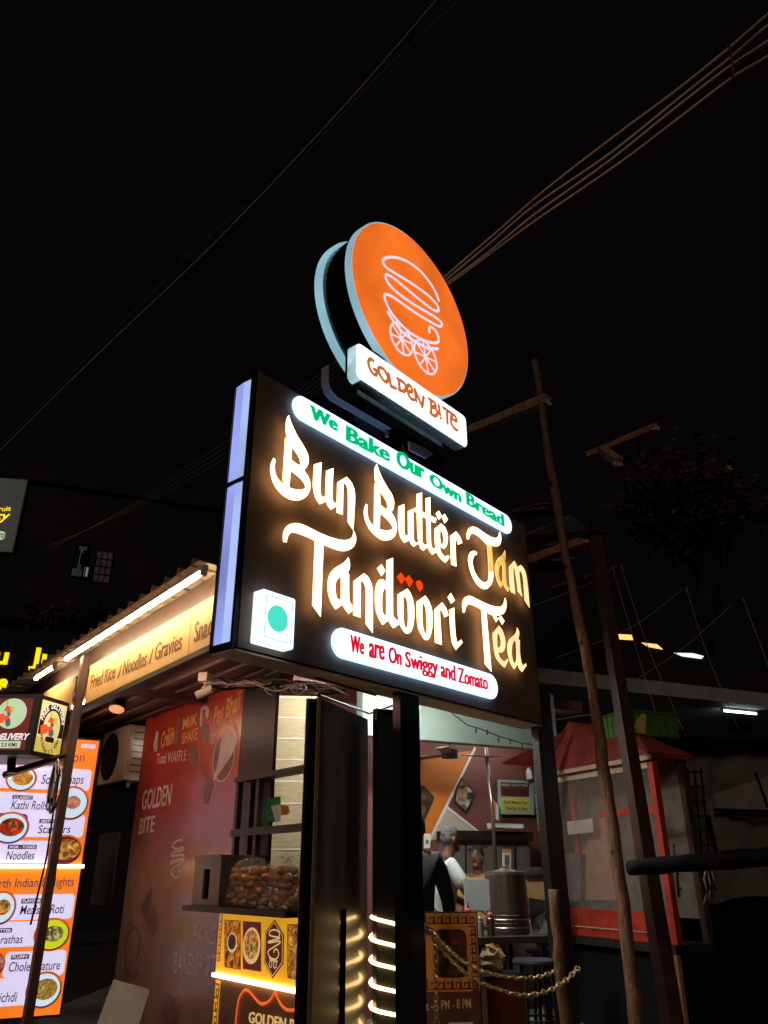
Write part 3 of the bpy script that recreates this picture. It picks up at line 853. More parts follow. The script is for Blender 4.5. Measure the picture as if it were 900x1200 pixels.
# mural and the rest of the back
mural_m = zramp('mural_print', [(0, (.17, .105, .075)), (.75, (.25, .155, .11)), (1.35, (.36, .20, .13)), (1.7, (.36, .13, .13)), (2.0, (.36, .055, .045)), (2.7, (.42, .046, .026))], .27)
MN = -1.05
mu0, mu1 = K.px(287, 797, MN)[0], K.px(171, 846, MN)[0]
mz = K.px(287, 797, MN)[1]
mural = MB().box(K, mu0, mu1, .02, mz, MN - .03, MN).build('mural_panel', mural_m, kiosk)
NM = MN + .001
for body, pl, pr, pt, mk, kw in (
    ('Pav Bhaji', (250, 851), (281, 830.5), (247.5, 830), 'mural_ink', dict(bold=.02)),
    ('Misal Pav', (247.5, 873), (279, 862), (247.5, 862), 'mural_ink', dict(bold=.015, wave=lambda t: .13 * math.sin(math.pi * t))),
    ('MilK', (213.5, 855), (231, 849), (214, 842), 'mural_ink', dict(bold=.02)), ('SHAKE', (213, 872), (231, 866), (213.5, 859), 'mural_ink', dict(bold=.015)),
    ('Ice', (197, 859), (203.5, 857), (197.3, 852), 'mural_ink', dict(bold=.01)), ('Cream', (188, 877), (203.5, 870), (190, 858), 'mural_ink', dict(bold=.02)),
    ('Tutti WAFFLE', (183, 895.5), (218, 891), (183, 884), 'mural_pale', {}),
    ('GOLDEN', (165.6, 949), (199.5, 942.5), (168.5, 926), 'mural_pale', dict(bold=.015)), ('BITE', (162.4, 977.5), (180, 974.5), (165, 959), 'mural_pale', dict(bold=.015)),
    ('BAKE', (226, 1105), (252, 1107), (227, 1085), 'mural_pale', {}), ('BAKE  HOT', (203, 1140), (252, 1146), (204, 1115), 'mural_pale', {})):
    text(K, NM, body, pl, pr, pt, M[mk], mural, thick=.0015, **kw)
def blot(spec, org, sc, m, n=NM, fr=K, par=mural, nm='picture'):
    mb = MB(); filled(fr, [[fr.px(x, y, n) for x, y in smooth_loop(spec, org, sc)]], n, n + .0015, mb); return mb.build(nm, m, par)
OM = ((160, 800), .15556)
blot('315,265 335,270 340,300 320,340 325,420 305,485 288,470 295,380 305,320', *OM, M['mural_dark'])
blot('148,370 165,372 160,420 155,510 135,515 128,470 140,420', *OM, M['mural_pale'])
blot('485,200 525,175 545,200 540,260 520,255 520,200 500,215 495,320 478,320', *OM, M['mural_pale'])
blot('500,320 535,310 548,350 535,440 510,455 490,420 490,350', *OM, M['mural_dark'])
blot('400,500 440,490 455,540 445,610 410,620 395,570', *OM, M['mural_dark'])
blot('470,580 500,640 540,690 580,740 560,820 545,900 515,910 500,850 520,780 510,700 480,640', *OM, M['mural_dark'])
pu, pz = K.px(262, 887, NM)
mb = MB(); filled(K, [circ(pu, pz, .20, .20), circ(pu, pz, .185, .185)], NM, NM + .0015, mb); filled(K, [circ(pu, pz, .184, .184)], NM, NM + .001, mb, 1)
mb.build('plate_picture', [M['mural_pale'], M['mural_dark']], mural)
blot('262,860 278,862 274,880 258,905 250,915 256,890', (0, 0), 1, M['mural_pale'], NM + .002)
hs = MB()
for sx, sy, ln in ((262, 1038, 26), (270, 1030, 30), (278, 1034, 28), (286, 1044, 24)): pass
OH = ((140, 960), .2)
for spec in ('120,540 135,500 128,490 150,470 145,520 160,440 170,435 160,520 180,410 190,410 175,530 200,520 215,560 225,620 200,680 170,670 160,600', '250,1060 262,1040 270,1080 285,1030 297,1030 296,1080 315,1040 326,1050 320,1120 335,1140 320,1200 280,1210 262,1140',
             '30,860 45,850 60,900 95,880 110,900 90,930 100,960 70,945 40,960 25,920'):
    blot(spec, *OH, M['mural_dark'], nm='hand_print')
mu_, mzz = K.px(155, 1108, NM)
mb = MB(); filled(K, [circ(mu_, mzz, .17, .15), circ(mu_, mzz, .145, .13)], NM, NM + .0015, mb); mb.build('ring_picture', M['mural_dark'], mural)
em2 = MB()
stroke(em2, K, '370,130 355,122 320,140 312,165 340,175 370,165 372,180 310,200 310,218 372,210 372,232 308,246 306,262 370,238 374,252 312,292 306,320 330,345 355,325 350,300', OH, .018, NM + .001)
em2.build('emblem', M['mural_pale'], mural)
# black steel column, plank wall, back shutter
cu1 = K.px(321, 860, MN)[0]
col_b = MB().box(K, cu1, mu0 - .006, 0, CLZ - .035, MN - .03, MN - .002).build('black_column', M['teal_steel'], kiosk)
PW = Frame(at_y(330, 880, 7.3), 82)
pw0, pw1, pzt = PW.px(314, 880)[0], PW.px(352, 880)[0] + .14, PW.px(330, 815)[1]
wall = MB().box(PW, pw0, pw1, 0, pzt, -.10, 0).build('plank_wall', M['plank'], kiosk)
jo = MB()
lines = [PW.px(330, y)[1] for y in (817, 840.7, 865.5, 890)]
ph = (lines[0] - lines[3]) / 3
for k in range(16):
    z = lines[0] - ph * k
    if z > .05: jo.box(PW, pw0, pw1, z - .006, z + .006, .001, .004)
jo.box(PW, pw0 + .0, pw0 + .012, .05, pzt - .02, .0045, .008)
jo.build('plank_joints', M['grout'], wall)
sh = MB().box(K, mu1 + .02, 4.6, 0, CLZ - .04, -1.55, -1.5)
for k in range(16): sh.box(K, mu1 + .08, 4.5, .1 + k * .145, .13 + k * .145, -1.498, -1.485)
sh.build('back_shutter', M['black_matte'], kiosk)
qa, qb = K.px(140, 975, -1.47), K.px(106, 1060, -1.47)
MB().box(K, qa[0], qb[0], qb[1], qa[1], -1.484, -1.465).build('access_panel', mat('grey_access_panel', (.10, .10, .11), .5, var=.3), kiosk)
# pole at the stall's corner
pu_, _ = K.px(90, 830, .06)
pole = MB().box(K, pu_ - .035, pu_ + .035, 0, KZ + .40, .025, .085).build('corner_pole', M['brown_steel'], kiosk, bevel=.004)
MB().tube([K.p(pu_, CZ + .86, .055), at_y(6, 908, K.p(pu_, 0, .05).y + .35)], .030, 8).build('sign_arm', M['black_metal'], kiosk)

# tube lights over the fascia
def tube_light(fr, ua, ub, z, n, label, group, m, body='cap', r=.014, up=True):
    t = thing('tube_light', label, 'tube light', fr.p((ua + ub) / 2, z, n), group)
    MB().box(fr, ua, ub, z + .018, z + .045, n - .022, n + .012).build('batten', M[body], t, bevel=.003)
    MB().tube([fr.p(ua + .03, z, n), fr.p(ub - .03, z, n)], r, 10).build('glass_tube', m, t, smooth=True)
    for u in (ua, ub - .035 if ub > ua else ub + .035): MB().box(fr, u, u + (.035), z - .018, z + .017, n - .018, n + .016).build('end_cap', M[body], t)
    return t
tube_light(K, -.20, 2.46, KZ + .395, .16, 'long warm tube light over the Fried Rice fascia board', 'warm tube lights along the stall eave', M['tube_lit'])
tube_light(K, 2.75, 3.35, KZ + .395, .16, 'short warm tube light left of the corner pole', 'warm tube lights along the stall eave', M['tube_lit'])

# steel rack with a folded flag
rack = thing('steel_rack', 'dark steel rack of two shelves against the plank wall', 'rack', K.p(.5, 0, -.95))
ru0, ru1 = K.px(276, 930, -.90)[0], K.px(360, 930, -.90)[0]
zt_ = K.px(276, 912, -.90)[1]; zm_ = K.px(276, 972, -.90)[1]
def leg_(u, n): return MB().box(K, u - .02, u + .02, CZ - .195, zt_ - .03, n - .02, n + .02).build('upright', M['shelf'], rack)
for u, n in ((ru0 - .02, -.92), (ru0 - .33, -.92), (ru1 + .02, -.92), (ru1 + .02, -1.02), (ru0 - .03, -1.02)): leg_(u, n)
for z, h in ((zt_, .035), (zm_, .05)):
    MB().box(K, ru1, ru0, z - h, z, -.898, -.88).build('front_rail', M['shelf'], rack)
    MB().box(K, ru1, ru0, z - .025, z - .005, -1.04, -.899).build('shelf', M['shelf'], rack)
fl = thing('tricolour_cloth', 'folded green, white and saffron cloth hanging inside the steel rack', 'flag', K.p(*K.px(322, 965, -.97), -.97))
FF = Frame(K.p(*K.px(322, 950, -.97), -.97), 84)
MB().prism(FF, quad_px(FF, [(314, 936), (329, 933), (329, 942), (313, 945)]), 0, .012).prism(FF, quad_px(FF, [(310, 947), (317, 945), (323, 963), (313, 963)]), 0, .014).build('green_band', M['green_cloth'], fl)
MB().prism(FF, quad_px(FF, [(317.3, 945), (328.5, 943), (329, 962), (323.3, 963)]), 0, .012).build('white_band', M['white_cloth'], fl)
MB().prism(FF, quad_px(FF, [(329, 943), (338, 945), (340, 952), (336, 955), (329.4, 955)]), 0, .012).build('saffron_band', M['saffron'], fl)

# counter with backlit print
counter = thing('food_counter', 'yellow backlit food counter with dish pictures, led strip and brown lower front', 'counter', K.p(-.4, 0, -.45))
CN = -.75
c0, c1 = K.px(357, 1105, CN)[0], K.px(255, 1105, CN)[0]
zled = K.px(300, 1151.5, CN)[1]; ztop_ = K.px(300, 1071, CN)[1]
MB().box(K, c0, c1, 0, ztop_, -1.04, CN - .012).build('body', M['black_matte'], counter)
up_ = MB().box(K, c0, c1, zled + .012, ztop_ - .002, CN - .011, CN).build('upper_print', M['counter_print'], counter)
lo_ = MB().box(K, c0, c1, .02, zled - .012, CN - .011, CN).build('lower_print', M['counter_low'], counter)
MB().box(K, c0, c1 + .004, zled - .011, zled + .011, CN - .01, CN + .022).build('led_strip', M['led'], counter)
MB().box(K, c0, K.px(219, 1066, -.65)[0], ztop_, ztop_ + .035, -1.04, -.61).build('top_board', M['shelf'], counter, bevel=.003)
CO = ((245, 1060), .13333)
def cpx(x, y): return K.px(245 + x * .13333, 1060 + y * .13333, CN)
F1 = food('fried_snack_print', [(120, 50, 10), (235, 140, 40), (225, 110, 20), (60, 30, 10), (240, 170, 60)], 34, .75)
F2 = food('salad_bowl_print', [(215, 190, 90), (220, 90, 30), (190, 50, 20), (160, 150, 50), (240, 210, 120)], 40, .8)
F3 = food('noodle_print', [(220, 150, 40), (180, 90, 20), (240, 190, 90), (120, 60, 20)], 44, .8)
def photo(x0, x1, y0, y1, slope, bg_, plate=None, fm=None, bowl=False):
    P = [cpx(x0, y0), cpx(x1, y0 + slope * .4), cpx(x1, y1 + slope), cpx(x0, y1)]
    c = (sum(p[0] for p in P) / 4, sum(p[1] for p in P) / 4)
    mb = MB()
    Q = [(c[0] + (p[0] - c[0]) * 1.06, c[1] + (p[1] - c[1]) * 1.03) for p in P]
    filled(K, [Q], CN + .001, CN + .002, mb, 0)
    filled(K, [P], CN + .0025, CN + .0035, mb, 1)
    w, h = abs(P[1][0] - P[0][0]) / 2, abs(P[0][1] - P[3][1]) / 2
    if plate:
        filled(K, [circ(c[0], c[1], w * .98, h * .78)], CN + .0040, CN + .0050, mb, 2)
        filled(K, [circ(c[0], c[1] + h * .05, w * .80, h * .62)], CN + .0055, CN + .0065, mb, 3)
    if bowl:
        filled(K, [circ(c[0], c[1] + h * .05, w * .62, h * .42)], CN + .0040, CN + .0050, mb, 2)
        filled(K, [circ(c[0], c[1] + h * .09, w * .50, h * .33)], CN + .0055, CN + .0065, mb, 3)
    mb.build('dish_picture', [M['counter_frame'], bg_, plate or M['cream_ink'], fm or M['dark_lit']], up_)
photo(140, 275, 138, 545, 22, F1, None, None, True); photo(303, 455, 150, 560, 25, M['counter_dark'], M['cream_ink'], F2); photo(692, 850, 175, 640, 30, F3)
hx = MB()
hexo = [cpx(580, 132), cpx(662, 268), cpx(655, 520), cpx(563, 650), cpx(488, 505), cpx(497, 240)]
filled(K, [hexo], CN + .001, CN + .004, hx, 0)
hc = (sum(p[0] for p in hexo) / 6, sum(p[1] for p in hexo) / 6)
inn = [(hc[0] + (p[0] - hc[0]) * .9, hc[1] + (p[1] - hc[1]) * .92) for p in hexo]
hx.tube([K.p(u, z, CN + .005) for u, z in inn], .0025, 6, 1, True, flat=K.n)
stroke(hx, K, '615,282 618,250 590,225 545,228 528,262 560,280 612,288 614,300 530,322 528,336 612,322 620,340 530,400 520,430 545,470 590,478 612,440 600,395 575,400 570,420', CO, .0085, CN + .006, mi=1)
stroke(hx, K, '530,470 560,492 600,500', CO, .008, CN + .006, mi=1)
for cx, cy in ((548, 520), (586, 528)):
    c = cpx(cx, cy); hx.tube([K.p(u, z, CN + .006) for u, z in circ(*c, .016, .018, 18)], .003, 6, 1, True, flat=K.n)
hx.build('emblem', [M['counter_dark'], M['cream_ink']], up_)
def greek(fr, u0, z0, du, dz, n, cnt, m, par, w=.006, vertical=True, name='key_border'):
    mb = MB()
    for k in range(cnt):
        o = (u0, z0 - dz * k) if vertical else (u0 + du * k, z0)
        P = [(0, 0), (1, 0), (1, .85), (.3, .85), (.3, .4), (.65, .4)]
        if not vertical: P = [(0, 0), (0, 1), (.85, 1), (.85, .3), (.4, .3), (.4, .65)]
        pts = [(o[0] + a * du, o[1] - b * dz) for a, b in P]
        for (ua_, za_), (ub_, zb_) in zip(pts, pts[1:]):
            mb.box(fr, min(ua_, ub_) - w / 2, max(ua_, ub_) + w / 2, min(za_, zb_) - w / 2, max(za_, zb_) + w / 2, n, n + .002 + .0001 * (k % 2))
    return mb.build(name, m, par)
greek(K, c1 - .012, ztop_ - .02, -.035, .046, CN + .001, 6, M['counter_frame'], up_)
MB().box(K, c1 - .085, c1 - .02, .05, zled - .03, CN + .001, CN + .003).build('border_band', M['counter_print'], lo_)
greek(K, c1 - .03, zled - .05, -.045, .075, CN + .0035, 9, M['counter_dark'], lo_, w=.009)
ne = MB(); stroke(ne, K, '225,1150 232,1050 245,930 262,830 300,765 340,758 390,810 440,865 490,872 540,835 578,762C 590,800 640,890 700,930 790,915 900,850', CO, .016, CN + .012); ne.build('neon_line', M['neon'], lo_)
text(K, CN + .004, 'GOLDEN BITE', (291.5, 1198), (362, 1212), (293, 1185.5), M['cream_ink'], lo_, bold=.012)

# grey crate and bags of buns on the counter
TB = ztop_ + .036
ca, cb = K.px(257, 1040, -.67)[0], K.px(226, 1040, -.67)[0]
chh = K.px(226, 1003, -.67)[1] - TB
crate = thing('bread_crate', 'grey plastic crate with a slot handle at the left end of the counter', 'crate', K.p(ca + .1, TB, -.85))
cr = MB()
w_ = (cb - ca)
for a, b, z0, z1 in ((0, 1, 0, .12), (0, 1, .72, 1), (0, .38, .12, .72), (.62, 1, .12, .72)): cr.box(K, ca + a * w_, ca + b * w_, TB + z0 * chh, TB + z1 * chh, -.69, -.67)
cr.box(K, ca, ca + .012, TB, TB + chh, -1.01, -.692); cr.box(K, cb - .012, cb, TB, TB + chh, -1.01, -.692); cr.box(K, ca + .013, cb - .013, TB, TB + chh, -1.01, -.995); cr.box(K, ca + .013, cb - .013, TB + .001, TB + .012, -.994, -.692)
cr.build('shell', M['crate_grey'], crate)
MB().box(K, ca - .005, cb + .006, TB + chh * .93, TB + chh + .004, -.669, -.662).build('rim', M['crate_grey'], crate)
bag0 = thing('bun_bag', 'clear bag of brown buns, first beside the grey crate', 'bread bag', K.p(0, TB, -.3), 'clear bags of brown buns on the counter')
mb = MB()
o = K.p(0, TB, -.3)
rb_ = random.Random(11)
for j in range(6):
    for i in range(3):
        c = o + K.d * ((i - 1) * .050 + rb_.uniform(-.016, .016)) + K.n * rb_.uniform(-.035, .035) + Vector((0, 0, .030 + j * .041 + rb_.uniform(-.012, .012)))
        q = rb_.uniform(.024, .034)
        mb.ball(c, q * rb_.uniform(.8, 1.25), q * rb_.uniform(.8, 1.2), q * rb_.uniform(.65, 1.0), 10, 7, rot=rb_.uniform(0, 3))
mb.build('buns', M['bun'], bag0, smooth=True)
mb = MB()
prof_ = []
for j in range(17):
    z = j / 16
    prof_.append((max(.020, .090 * (1 - max(0, (z - .80)) * 3.6) * (.80 if j == 0 else 1)), .002 + z * .31))
mb.lathe(o, prof_, 22)
for i, v in enumerate(mb.v): mb.v[i] = v + Vector((rb_.uniform(-1, 1), rb_.uniform(-1, 1), rb_.uniform(-1, 1))) * .0085
mb.build('wrapper', M['film'], bag0)
names = ['first beside the grey crate', 'second from the grey crate', 'third from the grey crate', 'fourth from the grey crate', 'leaning next to the black post', 'partly hidden behind the black post']
ub0 = ca - .105
for i in range(6):
    b = bag0 if i == 0 else copy_tree(bag0)
    b.location = K.p(ub0 - i * .158, TB, -.76 + .03 * ((i * 7) % 3 - 1)); b.rotation_euler = (R(random.uniform(-5, 5)), R(random.uniform(-4, 4)), random.uniform(0, 6)); b.scale = (1.18, 1.18, random.uniform(.90, 1.04))
    b['label'] = 'clear bag of brown buns, ' + names[i]

# outdoor unit of the air conditioner, cameras, spotlight
ACn = -.95
a0 = max(K.px(148, 880, ACn)[0], .1); a1 = K.px(119, 880, ACn)[0]
az1, az0 = K.px(148, 850, ACn)[1], K.px(148, 913, ACn)[1]
ac = thing('air_conditioner', 'cream outdoor air conditioner unit beside the mural wall', 'air conditioner', K.p((a0 + a1) / 2, az0, ACn - .15))
MB().box(K, a0, a1, az0, az1, ACn - .32, ACn).build('casing', M['cream_metal'], ac, bevel=.012)
fu, fz = a0 + (a1 - a0) * .62, (az0 + az1) / 2
mb = MB(); filled(K, [circ(fu, fz, min(.24, (az1 - az0) * .46))], ACn + .001, ACn + .006, mb); mb.build('fan_opening', M['black_matte'], ac)
mb = MB()
for rr in (.06, .11, .16, .21): mb.tube([K.p(u, z, ACn + .014) for u, z in circ(fu, fz, rr, seg=24)], .004, 5, 0, True)
for k in range(6): mb.tube([K.p(fu, fz, ACn + .014), K.p(fu + .22 * math.cos(k * 1.047), fz + .22 * math.sin(k * 1.047), ACn + .014)], .004, 5)
mb.build('fan_grille', M['shelf'], ac)
lv = MB()
for k in range(7):
    z = az0 + .08 + (az1 - az0 - .16) * k / 6
    lv.add([K.p(a0 - .002, z, ACn - .06), K.p(a0 - .002, z + .012, ACn - .06), K.p(a0 - .002, z + .012, ACn - .25), K.p(a0 - .002, z, ACn - .25)], [(0, 1, 2, 3)])
lv.build('side_louvre', M['brown_steel'], ac)
for n in (-1.03, -1.2): MB().box(K, a0 + .05, a1 - .05, az0 - .06, az0 - .002, n - .02, n + .02).build('bracket', M['shelf'], ac)

def security_camera(p, yaw, label):
    t = thing('security_camera', label, 'camera', p, 'white security cameras on the ceiling')
    MB().abox(p + Vector((0, 0, .03)), .11, .08, .07, yaw).build('junction_box', M['white_plastic'], t, bevel=.008)
    d = Vector((math.cos(yaw - 1.2), math.sin(yaw - 1.2), -.45)).normalized()
    q = p + Vector((0, 0, -.01))
    MB().tube([q, q + Vector((0, 0, -.05)), q + Vector((0, 0, -.05)) + d * .02], .012, 8).build('arm', M['white_plastic'], t)
    s0 = q + Vector((0, 0, -.07))
    MB().tube([s0 - d * .06, s0 + d * .07], .033, 12).build('barrel', M['white_plastic'], t, smooth=False)
    MB().tube([s0 + d * .0705, s0 + d * .075], .025, 12).build('lens', M['black_gloss'], t)
security_camera(at_y(241, 799, 6.0), -1.9, 'white security camera under the ceiling above the mural')
security_camera(at_y(318, 797, 6.3), -1.2, 'white security camera amid cables above the plank wall')
sp_l = thing('spot_light', 'small black spotlight hanging under the ceiling above the air conditioner', 'spotlight', at_y(142, 812, 7.3))
o = at_y(142, 812, 7.3)
MB().tube([o + Vector((0, 0, .25)), o], .012, 8).build('stem', M['black_metal'], sp_l)
MB().tube([o + Vector((0, 0, .0)), o + Vector((.0, -.02, -.06)), o + Vector((.0, -.06, -.16))], .05, 12, taper=[.03, .05, .08]).build('hood', M['black_metal'], sp_l)
MB().tube([o + Vector((.0, -.061, -.161)), o + Vector((.0, -.063, -.166))], .07, 12).build('reflector', M['spot_lit'], sp_l)
# cables and pipe
def cable(name, pts, r, m, label, cat='cable', seg=6, group=None):
    return tag(MB().tube(pts, r, seg).build(name, m, smooth=True), label, cat, group)
cable('conduit_pipe', [at_y(x, y, 6.45) for x, y in ((309, 795), (311, 806), (310, 820), (308, 870), (308, 905), (307, 950), (305, 1000), (303, 1040))], .011, M['white_pipe'], 'white conduit pipe running down the black steel column', 'pipe')
random.seed(3)
cb_ = MB()
for j in range(13):
    xa, xb = random.uniform(232, 265), random.uniform(330, 440)
    n_ = 7; pts = []
    for q in range(n_):
        x = xa + (xb - xa) * q / (n_ - 1)
        pts.append((x, 799 + (x - 236) * .055 + random.uniform(-7, 8)))
    cb_.tube([at_y(x, y, 5.95 + .03 * j) for x, y in smooth_loop(' '.join('%g,%g' % p for p in pts), (0, 0), 1, closed=False, sub=6)], random.choice([.004, .006, .009]), 6, j % 3)
for j in range(5):
    xa = random.uniform(318, 350); cb_.tube([at_y(x, y, 6.1) for x, y in smooth_loop('%g,800 %g,806 %g,814 %g,806 %g,799' % (xa, xa - 9, xa, xa + 10, xa + 2), (0, 0), 1, closed=False)], .006, 6, j % 3)
tag(cb_.build('cable_tangle', [M['wire_dark'], M['wire'], M['black_matte']], smooth=True), 'tangle of cables running under the big sign to the plank wall', 'cable')
coil = MB()
pc = K.p(pu_, CZ + .62, .11)
for j in range(10):
    ax, az_ = random.uniform(.05, .085), random.uniform(.10, .19)
    off = Vector((random.uniform(-.02, .02), random.uniform(-.02, .02), random.uniform(-.06, .06)))
    coil.tube([pc + off + K.d * (-ax * math.cos(a) - .03) + Vector((0, 0, az_ * math.sin(a))) + K.n * (.012 * j * .4) for a in [2 * math.pi * i / 16 for i in range(16)]], .006, 5, j % 2, True)
coil.tube([pc + Vector((0, 0, -.15)), pc + Vector((.01, -.01, -.5)), pc + Vector((-.03, 0, -.95))], .008, 5)
tag(coil.build('cable_coil', [M['black_matte'], M['wire']], smooth=True), 'coil of dark cables tied to the stall corner pole', 'cable')
# white sheet leaning at the foot of the mural
LB = Frame(at_y(140, 1180, 6.6), 100)
q = [LB.p(*LB.px(x, y)) for x, y in ((108, 1215), (133, 1148), (176, 1160), (150, 1240))]
nn = (q[1] - q[0]).cross(q[2] - q[0]).normalized() * .012
lb = MB().add(q + [v + nn for v in q], [(0, 1, 2, 3), (7, 6, 5, 4), (0, 4, 5, 1), (1, 5, 6, 2), (2, 6, 7, 3), (3, 7, 4, 0)])
lb.build('sheet', M['board_white'])
o = bpy.data.objects['sheet']; o.name = 'white_sheet'; tag(o, 'greyish white board leaning at the foot of the mural wall', 'board')
lg = LB.p(*LB.px(130, 1228))

# added tubes behind the fascia, out of view, that light the mural
tube_light(K, .25, 2.15, KZ + .10, -.12, 'added warm tube light under the stall ceiling behind the fascia board', 'added tube lights under the stall ceiling', M['added_tube_in'])

tube_light(K, 2.6, 3.7, KZ + .12, -.14, 'added warm tube light under the stall ceiling left of the corner pole', 'added tube lights under the stall ceiling', M['added_tube_in'])  # added to light the air conditioner

tube_light(PW, pw0 + .02, pw1 - .02, CZ + 1.74, .36, 'added short warm white tube light hanging under the roof in front of the plank wall', 'added tube lights over the plank wall', M['added_tube_panel'])  # added lamp that brightens the plank wall

# ------------------------------------------------------------------ backlit menu board
MF = Frame(at_y(98, 1015, 7.7), 62)
menu = thing('menu_board', 'tall orange backlit menu board with pale dish rows and food pictures', 'menu board', MF.p(-.4, 0, -.05))
m1 = (MF.px(115, 872)[0] + MF.px(71, 1186)[0]) / 2
m0 = m1 - 1.55
mz1, mz0 = MF.px(80, 866)[1], MF.px(50, 1190)[1]
MB().box(MF, m0 - .02, m1 + .02, mz0 - .02, mz1 + .02, -.10, -.002).build('casing', M['black_metal'], menu)
MB().box(MF, m0, m1, mz0, mz1, -.001, .002).build('backlit_panel', M['menu_orange'], menu)
MN_ = .004
def mp(x, y): return MF.px(x, y, MN_)
def mcard(x0, x1, y0, y1, m='menu_card', n=.0025, r=.035, par=menu, nm='row_card'):
    ym = (y0 + y1) / 2
    a, b = mp(x0, y1), mp(x1, y0)
    ua, ub = mp(x0, ym)[0], mp(x1, ym)[0]
    za_, zb_ = mp((x0 + x1) / 2, y1)[1], mp((x0 + x1) / 2, y0)[1]
    mb = MB(); filled(MF, [rrect(max(ua, m0 + .01), ub, za_, zb_, r)], n, n + .002, mb)
    return mb.build(nm, M[m], par)
def mplate(x, y, rx, ry, plate, fm, under='plate_dark', fr_=.74):
    u, z = mp(x, y)
    ru = abs(mp(x + rx, y)[0] - u); rz = abs(mp(x, y - ry)[1] - z)
    mb = MB()
    filled(MF, [circ(u, z, ru * 1.12, rz * 1.12)], .0050, .0055, mb, 0)
    filled(MF, [circ(u + ru * .03, z - rz * .05, ru * 1.01, rz * 1.01)], .0058, .0062, mb, 1)
    filled(MF, [circ(u, z, ru * .97, rz * .97)], .0066, .0070, mb, 2)
    filled(MF, [circ(u + .01, z + .005, ru * fr_, rz * fr_ * .86)], .0074, .0080, mb, 3)
    mb.build('dish_picture', [M['menu_shadow'], M[under], M[plate], fm], menu)
FA = food('fried_noodle_print', [(200, 130, 50), (240, 180, 90), (160, 90, 30), (230, 150, 60)], 40, .9)
FB = food('red_curry_print', [(150, 30, 24), (210, 60, 40), (90, 16, 16), (60, 80, 30), (220, 90, 50)], 34, .9)
FC = food('rice_dish_print', [(150, 110, 40), (200, 160, 70), (110, 70, 24), (220, 190, 110)], 60, .9)
FD = food('mixed_platter_print', [(220, 150, 60), (70, 30, 16), (230, 190, 110), (150, 60, 24)], 26, .9)
FE = food('green_dish_print', [(170, 170, 90), (210, 200, 140), (120, 120, 40), (90, 60, 30)], 40, .9)
FG = food('pink_dish_print', [(200, 120, 100), (230, 160, 130), (170, 80, 60)], 30, .9)
def mtext(body, pl, pr, pt, m='menu_ink', n=.0060, **k):
    if m == 'menu_ink': k = dict(bold=.005, shear=.10)
    text(MF, n, body, pl, pr, pt, M[m], menu, thick=.001, **k)
mcard(-90, 72, 887, 900, 'menu_band', nm='header_band'); mcard(95, 112, 872, 877, 'menu_band', r=.01, nm='header_band')
mcard(73, 83, 874, 879, 'menu_tag', r=.005, nm='header_band')
mtext('Fusion', (62, 893.5), (98.5, 892.5), (62, 882), 'menu_tag')
mcard(-12, 106.5, 899, 925); mcard(-90, 85, 927.5, 952.5); mcard(18, 98.5, 954, 981); mcard(-90, 80, 984.5, 1011)
mcard(4, 86, 1048, 1077.5); mcard(-90, 60, 1081, 1111); mcard(5, 76, 1114.5, 1144.5); mcard(-90, 55, 1148, 1181)
mtext('Soya Chaps', (48, 918.5), (97.5, 918.5), (48.5, 907.5)); mtext('Kathi Rolls', (12.7, 948.2), (54.7, 948.7), (12.7, 938)); mtext('Starters', (44, 976.5), (82, 976), (44.5, 967))
mtext('Noodles', (6.7, 1007.5), (39.5, 1007), (7.5, 997.5)); mtext('North Indian Delights', (-18, 1041), (86, 1038), (-17, 1030), 'menu_tag')
mtext('Meals & Roti', (23, 1071.7), (74.5, 1070), (23.7, 1061)); mtext('Parathas', (-10, 1106.5), (26, 1105), (-9, 1096.5)); mtext('Chole bhature', (9.5, 1138.8), (69.8, 1136), (10, 1127.5)); mtext('Khichdi', (-14, 1175), (19, 1173.5), (-13, 1163.5))
for body, x0, x1, y0, y1 in (('CLASSIC', 14.5, 38.5, 932, 936.8), ('ZESTY', 46, 63, 960, 964.8), ('WOK - TOSSED', 9, 43, 990, 995), ('FLAVOURFUL', 25, 57, 1052.8, 1058.6), ('BUTTER', -8, 14, 1087.6, 1093), ('FLUFFY', 13, 34, 1118.5, 1124)):
    mcard(x0, x1, y0, y1, 'menu_tag', n=.0056, r=.004, nm='tag_strip')
    mtext(body, (x0 + 1.5, y1 - 1), (x1 - 1.5, y1 - 1), (x0 + 1.5, y0 + 1), 'menu_white', n=.0082, bold=.01)
u, z = mp(14, 958); mb = MB(); filled(MF, [rrect(mp(-14, 958)[0], mp(33, 958)[0], mp(10, 966)[1], mp(10, 953)[1], .05)], .0046, .0049, mb); mb.build('cloth_picture', M['plate_blue'], menu)
mplate(25, 912.5, 16.5, 13.5, 'plate_white', FA); mplate(84, 941, 18, 18, 'plate_white', FG, fr_=.5); mplate(12, 970, 20, 17, 'plate_white', FB, 'plate_blue')
mplate(76, 996, 18, 16, 'plate_dark', FD, fr_=.9); mplate(1, 1064, 16, 18, 'plate_white', FD, fr_=.6); mplate(61, 1095, 19, 17.5, 'plate_lime', FE, fr_=.62)
mplate(-4, 1130, 9, 12, 'plate_dark', FG, fr_=.9); mplate(51.5, 1160, 19, 19.5, 'plate_white', FC)
zl = MF.px(50, 1015.2, .02)[1]
MB().box(MF, m0, MF.px(98.5, 1015, .03)[0], zl - .014, zl + .014, .009, .03).build('led_strip', M['led'], menu)

